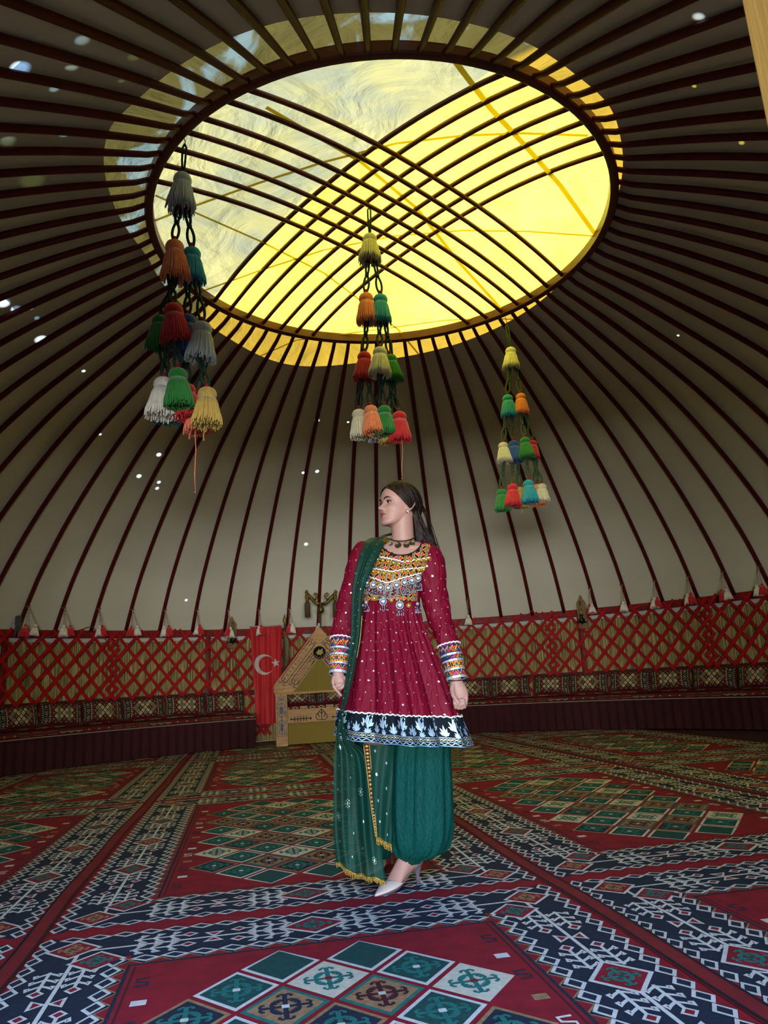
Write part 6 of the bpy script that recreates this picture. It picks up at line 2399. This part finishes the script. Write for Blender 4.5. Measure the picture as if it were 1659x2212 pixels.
# ---- hem band with pale leaf embroidery
hm = [M('hem_black_green', '#06121a', 0.8, spec=0.15), M('hem_ice_thread', '#a9c4d4', 0.45, metal=0.35), M('hem_gold_thread', '#b3a06c', 0.4, metal=0.5), white_p, M('hem_blue_thread', '#7f9cc0', 0.45, metal=0.3)]
mb = MB()
B0, B1 = 1538, 1604
def hb(x, y, l):
    return dress(x, B0 + (B1 - B0) * y, 0.004 + 0.0008 * l)
mb.grid(lambda s, t: hb(-pi + 2 * pi * s, t * 1.012, 0), 220, 16, 0, closeu=True)
pt = Pat()
def fan(x, y, s, w, col, lean=0.0):
    """a fan of five looped petals"""
    for k, a in enumerate((-62, -34, 0, 34, 62)):
        ln = s * (1.0, 1.15, 1.3, 1.15, 1.0)[k]
        dx, dy = sin(R(a + lean)) * ln, -cos(R(a + lean)) * ln
        nx, ny = -dy, dx
        tip = (x + dx * w, y + dy)
        m1 = (x + (dx * 0.62 + nx * 0.16) * w, y + dy * 0.62 + ny * 0.16)
        m2 = (x + (dx * 0.62 - nx * 0.16) * w, y + dy * 0.62 - ny * 0.16)
        pt.poly([(x, y), m1, tip, m2], col, 1)
        pt.poly([(x + dx * 0.4 * w, y + dy * 0.4), (x + (dx * 0.66 + nx * 0.06) * w, y + dy * 0.66 + ny * 0.06), (x + dx * 0.85 * w, y + dy * 0.85), (x + (dx * 0.66 - nx * 0.06) * w, y + dy * 0.66 - ny * 0.06)], 4, 2)
n_ = 21
for k in range(-n_, n_ + 1):
    x = k * 0.142
    if abs(x) > 1.95:
        continue
    big = k % 2 == 0
    wsc = 0.25
    if big:
        fan(x, 0.46, 0.33, wsc, 1)
        pt.stroke([(x, 0.42), (x, 0.66)], 0.016, 1, 1)
        pt.stroke([(x + 0.01, 0.12), (x + 0.03, 0.05), (x + 0.055, 0.07), (x + 0.05, 0.13)], 0.012, 1, 1)
        fan(x, 0.66, 0.18, wsc, 1)
    else:
        fan(x, 0.63, 0.29, wsc, 1)
for k in range(-45, 46):
    x = k * 0.043
    pt.rect(x - 0.0215, 0.655, x + 0.0215, 0.672, 1, 2)
    pt.rect(x - 0.0215, 0.825, x + 0.0215, 0.842, 1, 2)
    pt.rect(x - 0.0215, 0.972, x + 0.0215, 1.0, 4, 2)
    y0 = 0.70 if k % 2 else 0.79
    y1 = 0.79 if k % 2 else 0.70
    pt.stroke([(x - 0.0215, y0), (x, (y0 + y1) / 2 - 0.01), (x + 0.0215, y1)], 0.016, 2, 1)
    pt.stroke([(x - 0.0215, y1), (x + 0.0215, y0)], 0.010, 1, 1)
    pt.stroke([(x - 0.0215, 0.86 if k % 2 else 0.955), (x + 0.0215, 0.955 if k % 2 else 0.86)], 0.013, 1, 2)
pt.emit(mb, hb, lambda a, b: abs(a) < 1.95)
mb.tube([hb(-pi + 2 * pi * k / 360, 0.0 + 0.018 * sin(k * 1.3), 2) for k in range(361)], 0.0034, 6, 3)
mb.build('hem_band', hm, woman)

# ---- teal balloon trousers
tro = bpy.data.materials.new('teal_satin')
tro.use_nodes = True
nt = tro.node_tree
tb = nt.nodes['Principled BSDF']
tb.inputs['Base Color'].default_value = (*lin('#003c36'), 1)
tb.inputs['Roughness'].default_value = 0.6
tb.inputs['Sheen Weight'].default_value = 0.0
tb.inputs['Specular IOR Level'].default_value = 0.12
tb.inputs['Sheen Tint'].default_value = (0.4, 0.9, 0.85, 1)
a_ = nt.nodes.new('ShaderNodeTexCoord')
b_ = nt.nodes.new('ShaderNodeMapping')
b_.inputs['Scale'].default_value = (30, 30, 9)
nt.links.new(a_.outputs['Object'], b_.inputs[0])
c_ = nt.nodes.new('ShaderNodeTexNoise')
c_.inputs['Scale'].default_value = 3.2
c_.inputs['Detail'].default_value = 6
c_.inputs['Distortion'].default_value = 1.5
nt.links.new(b_.outputs[0], c_.inputs['Vector'])
d2 = nt.nodes.new('ShaderNodeBump')
d2.inputs['Strength'].default_value = 0.7
d2.inputs['Distance'].default_value = 0.012
nt.links.new(c_.outputs['Fac'], d2.inputs['Height'])
nt.links.new(d2.outputs[0], tb.inputs['Normal'])
def trouser(tab, dy, nm, seed):
    def fn(s, t):
        phi = -pi + 2 * pi * s
        py = tab[0][0] + (tab[-1][0] - tab[0][0]) * t
        xl, xr, ratio = interp(tab, py)
        a, b = V(xl, py, dy), V(xr, py, dy)
        c = (a + b) / 2
        r = (b - a).length / 2
        g = 0.5 + 0.5 * max(0, (t - 0.75) / 0.25)
        f = r * (0.030 * sin(phi * 9 + 3 * sin(t * 3 + seed) + seed) + 0.02 * sin(phi * 17 + seed * 2 + t * 4)) + g * 0.05 * r * sin(phi * 24) * max(0, (t - 0.8) / 0.2)
        f -= 0.016 * gs(phi + 0.15 + 0.25 * t, 0.05) * sin(pi * min(1, t * 1.1))
        return c + (b - a) / 2 * (sin(phi) * (1 + f / r)) + Vector((0, -cos(phi) * (r * ratio + f), 0))
    mb = MB()
    mb.grid(fn, 140, 90, closeu=True)
    mb.build(nm, tro, woman)
trouser([(1555, 842, 972, 0.85), (1620, 838, 972, 0.86), (1700, 838, 977, 0.85), (1770, 840, 979, 0.85), (1812, 843, 974, 0.85), (1838, 850, 960, 0.85), (1852, 858, 930, 0.9), (1859, 862, 912, 0.95), (1864, 866, 908, 0.95)], -0.02, 'trouser_leg', 0)
trouser([(1555, 770, 872, 0.8), (1620, 768, 866, 0.8), (1700, 770, 858, 0.8), (1770, 774, 850, 0.8), (1806, 778, 850, 0.8), (1836, 785, 848, 0.85), (1848, 794, 842, 0.9), (1854, 800, 838, 0.9)], 0.20, 'trouser_leg', 1.7)

# ---- silver pumps
shoe_m = M('pewter_leather', '#756b78', 0.28, metal=0.55, spec=0.6)
def pump(heel, d, nrm):
    mb = MB()
    fl = FL * 1.06
    T_ = [(-0.03, 0.020, 0.074, 0.110), (0.0, 0.030, 0.070, 0.120), (0.1, 0.034, 0.066, 0.112), (0.25, 0.0355, 0.058, 0.094), (0.4, 0.0375, 0.040, 0.074), (0.52, 0.041, 0.020, 0.060), (0.64, 0.0435, 0.008, 0.054), (0.76, 0.039, 0.004, 0.044), (0.87, 0.027, 0.004, 0.031), (0.96, 0.013, 0.005, 0.021), (1.02, 0.003, 0.007, 0.014)]
    def sh(s, t):
        q = -0.03 + 1.05 * t
        w, z0, z1 = interp(T_, q)
        # open over the instep, closed over the toes
        op = R(150) if q > 0.60 else (R(150) if q > 0.66 else R(78 + 30 * max(0, (q - 0.45) / 0.15)))
        op = R(float(interp([(-0.03, 88), (0.3, 80), (0.5, 88), (0.60, 112), (0.66, 150), (0.72, 179.9), (1.02, 179.9)], q)[0]))
        a = -op + 2 * op * s        # 0 = sole
        zc = z0 + (z1 - z0) * 0.5
        hh = (z1 - z0) / 2
        return heel + d * (fl * q) + nrm * (w * sin(a)) + Vector((0, 0, zc - hh * cos(a) if abs(a) < pi / 2 else zc + hh * -cos(a)))
    mb.grid(sh, 36, 60)
    mb.grid(lambda s, t: sh(s, t) + Vector((0, 0, 0.0015)) , 36, 60, 1)
    # stiletto heel
    hp_ = heel + d * 0.012
    rg = []
    for z, r, k in ((0.085, 0.027, 0.006), (0.066, 0.021, 0.0), (0.05, 0.012, -0.004), (0.03, 0.0075, -0.005), (0.0, 0.0065, -0.004)):
        c = hp_ + d * k
        rg.append([Vector((c.x, c.y, z)) + d * (r * cos(2 * pi * q / 14)) + nrm * (r * sin(2 * pi * q / 14)) for q in range(14)])
    mb.rings(rg, 0)
    # sole edge
    mb.build('shoe', [shoe_m, M('shoe_lining', '#a89a92', 0.5)], woman)
pump(Lc(HEEL), fd, fn_)
pump(Lc(HEEL2), fd2, fn2)

# ---- green sheer shawl
def sheer(name, col, tr):
    m = M(name, col, 0.65, spec=0.2)
    nt = m.node_tree
    b = nt.nodes['Principled BSDF']
    t_ = nt.nodes.new('ShaderNodeBsdfTransparent')
    t_.inputs[0].default_value = (0.55, 0.85, 0.75, 1)
    mx = nt.nodes.new('ShaderNodeMixShader')
    mx.inputs[0].default_value = tr
    nt.links.new(b.outputs[0], mx.inputs[1])
    nt.links.new(t_.outputs[0], mx.inputs[2])
    nt.links.new(mx.outputs[0], nt.nodes['Material Output'].inputs[0])
    return m
sh_m = sheer('sheer_green', '#07352a', 0.16)
fleck = M('gold_fleck', '#c9b878', 0.3, metal=0.6)
fleck2 = M('silver_fleck', '#a9bcb0', 0.35, metal=0.5)
SH = [(0.00, 845, 1164, 0.10, 880, 1172, 0.11), (0.05, 815, 1160, 0.06, 846, 1164, 0.05), (0.10, 795, 1164, 0.01, 838, 1168, -0.02), (0.15, 783, 1178, -0.05, 828, 1181, -0.08), (0.20, 776, 1198, -0.10, 816, 1206, -0.115), (0.27, 767, 1232, -0.125, 800, 1240, -0.135),
      (0.34, 760, 1275, -0.13, 785, 1282, -0.142), (0.42, 758, 1325, -0.125, 782, 1330, -0.142), (0.50, 757, 1375, -0.115, 778, 1380, -0.150), (0.58, 750, 1440, -0.10, 766, 1446, -0.165), (0.66, 740, 1500, -0.085, 753, 1505, -0.175), (0.72, 731, 1550, -0.07, 742, 1556, -0.16),
      (0.78, 725, 1596, -0.06, 762, 1602, -0.13), (0.82, 722, 1630, -0.06, 800, 1634, -0.12), (0.88, 720, 1710, -0.06, 814, 1716, -0.13), (0.94, 720, 1800, -0.06, 824, 1822, -0.135), (1.0, 726, 1868, -0.06, 833, 1908, -0.14)]
def shawl(s, t, off=0.0):
    xl, yl_, dl, xr, yr_, dr = interp(SH, t)
    a, b = V(xl, yl_, dl), V(xr, yr_, dr)
    p = a.lerp(b, s)
    amp = float(interp([(0, 0.004), (0.3, 0.006), (0.75, 0.008), (0.85, 0.016), (1, 0.020)], t)[0])
    p.y += amp * sin(s * 15 + 3 * sin(t * 3)) + amp * 0.5 * sin(s * 27 + 2 + t * 4) - off
    p.z += 0.006 * sin(s * 9 + 1) * max(0, (t - 0.9) * 10)
    return p
mb = MB()
mb.grid(shawl, 48, 140)
for j in range(46):
    t = 0.12 + 0.87 * j / 46
    wpx = interp(SH, t)[3] - interp(SH, t)[0]
    nx = max(1, int(wpx / 22))
    for i in range(nx):
        if (i + j) % 2 and nx > 1:
            continue
        s = (i + 0.5 + rq.uniform(-0.25, 0.25)) / nx
        sz = (0.0028 if t < 0.75 else 0.0034) if (i * 7 + j) % 3 or t < 0.75 else 0.0055
        wd = wpx / 460
        if sz > 0.005 and t > 0.8:
            for q in range(8):
                w_ = 2 * pi * q / 8
                c0, c1 = s + 1.7 * sz * cos(w_) / wd, t + 1.7 * sz * sin(w_) / 1.75
                mb.poly([shawl(c0 + 0.0022 * cos(z) / wd, c1 + 0.0022 * sin(z) / 1.75, 0.003) for z in (0, 1.57, 3.14, 4.71)], 2)
        mb.poly([shawl(s + sz * 0.7 * cos(z) / wd, t + sz * sin(z) / 1.75, 0.003) for z in (0.3, 1.3, 2.2, 3.4, 4.4, 5.3)], 1 if t < 0.4 else 2)
mb.build('shawl', [sh_m, fleck, fleck2], woman)
# inner fold of the shawl with its gold border
SI = [(0.0, 788, 1608, -0.13, 850, 1612, -0.15), (0.3, 795, 1670, -0.14, 848, 1676, -0.16), (0.6, 803, 1740, -0.14, 846, 1746, -0.165), (1.0, 812, 1806, -0.145, 846, 1826, -0.165)]
def inner_s(s, t, off=0.0):
    xl, yl_, dl, xr, yr_, dr = interp(SI, t)
    p = V(xl, yl_, dl).lerp(V(xr, yr_, dr), s)
    p.y += 0.008 * sin(s * 10 + t * 5) - off
    return p
mb = MB()
mb.grid(inner_s, 20, 50)
for j in range(8):
    s, t = 0.35 + 0.4 * (j % 2), 0.06 + 0.12 * j
    mb.poly([inner_s(s + 0.04 * cos(z), t + 0.016 * sin(z), 0.003) for z in (0.3, 1.3, 2.2, 3.4, 4.4, 5.3)], 1)
mb.build('shawl_fold', [sh_m, fleck2], woman)
gt = M('gold_trim', '#9c7f3a', 0.4, metal=0.6, bump=(260, 0.8, 0.003))
mb = MB()
# woven border down the fold, a dark strip with gold edges
def bord(s, t, o=0.0):
    p = inner_s(0, t, 0.004 + o)
    w = 0.024 * (1 - 0.75 * t)
    return p + Vector((w * (s - 0.2), 0, 0))
mb.grid(lambda s, t: bord(s, t), 3, 50, 1)
for s in (0, 1):
    mb.tube([bord(s, k / 50, 0.002) for k in range(51)], 0.0022, 6, 0)
for k in range(26):
    t = (k + 0.5) / 26
    mb.poly([bord(0.5 + 0.35 * cos(z), t + 0.013 * sin(z), 0.003) for z in (0, 1.57, 3.14, 4.71)], 2 if k % 2 else 0)
mb.build('shawl_border', [gt, M('border_black', '#15130f', 0.8), M('border_orange', '#b0622a', 0.8)], woman)
def trim(fn, n, ln):
    mb = MB()
    mb.tube([fn(k / 60, 1.0, 0.002) for k in range(61)], 0.0052, 6, flat=0.7)
    for k in range(n):
        p = fn((k + 0.5) / n, 1.0, 0.002)
        q = p + Vector((rq.uniform(-0.003, 0.003), 0, -ln * rq.uniform(0.7, 1.1)))
        mb.tube([p, p.lerp(q, 0.5), q], [0.0016, 0.0024, 0.0032], 5)
        mb.ball(q, 0.0034, 6)
    mb.build('gold_fringe', gt, woman)
trim(shawl, 44, 0.016)
trim(inner_s, 16, 0.026)
# gold edge along the upper run of the shawl beside the skirt
mb = MB()
mb.tube([shawl(1.0, 0.42 + 0.13 * k / 60, 0.002) for k in range(61)], 0.0022, 6)
mb.build('shawl_edge', gt, woman)
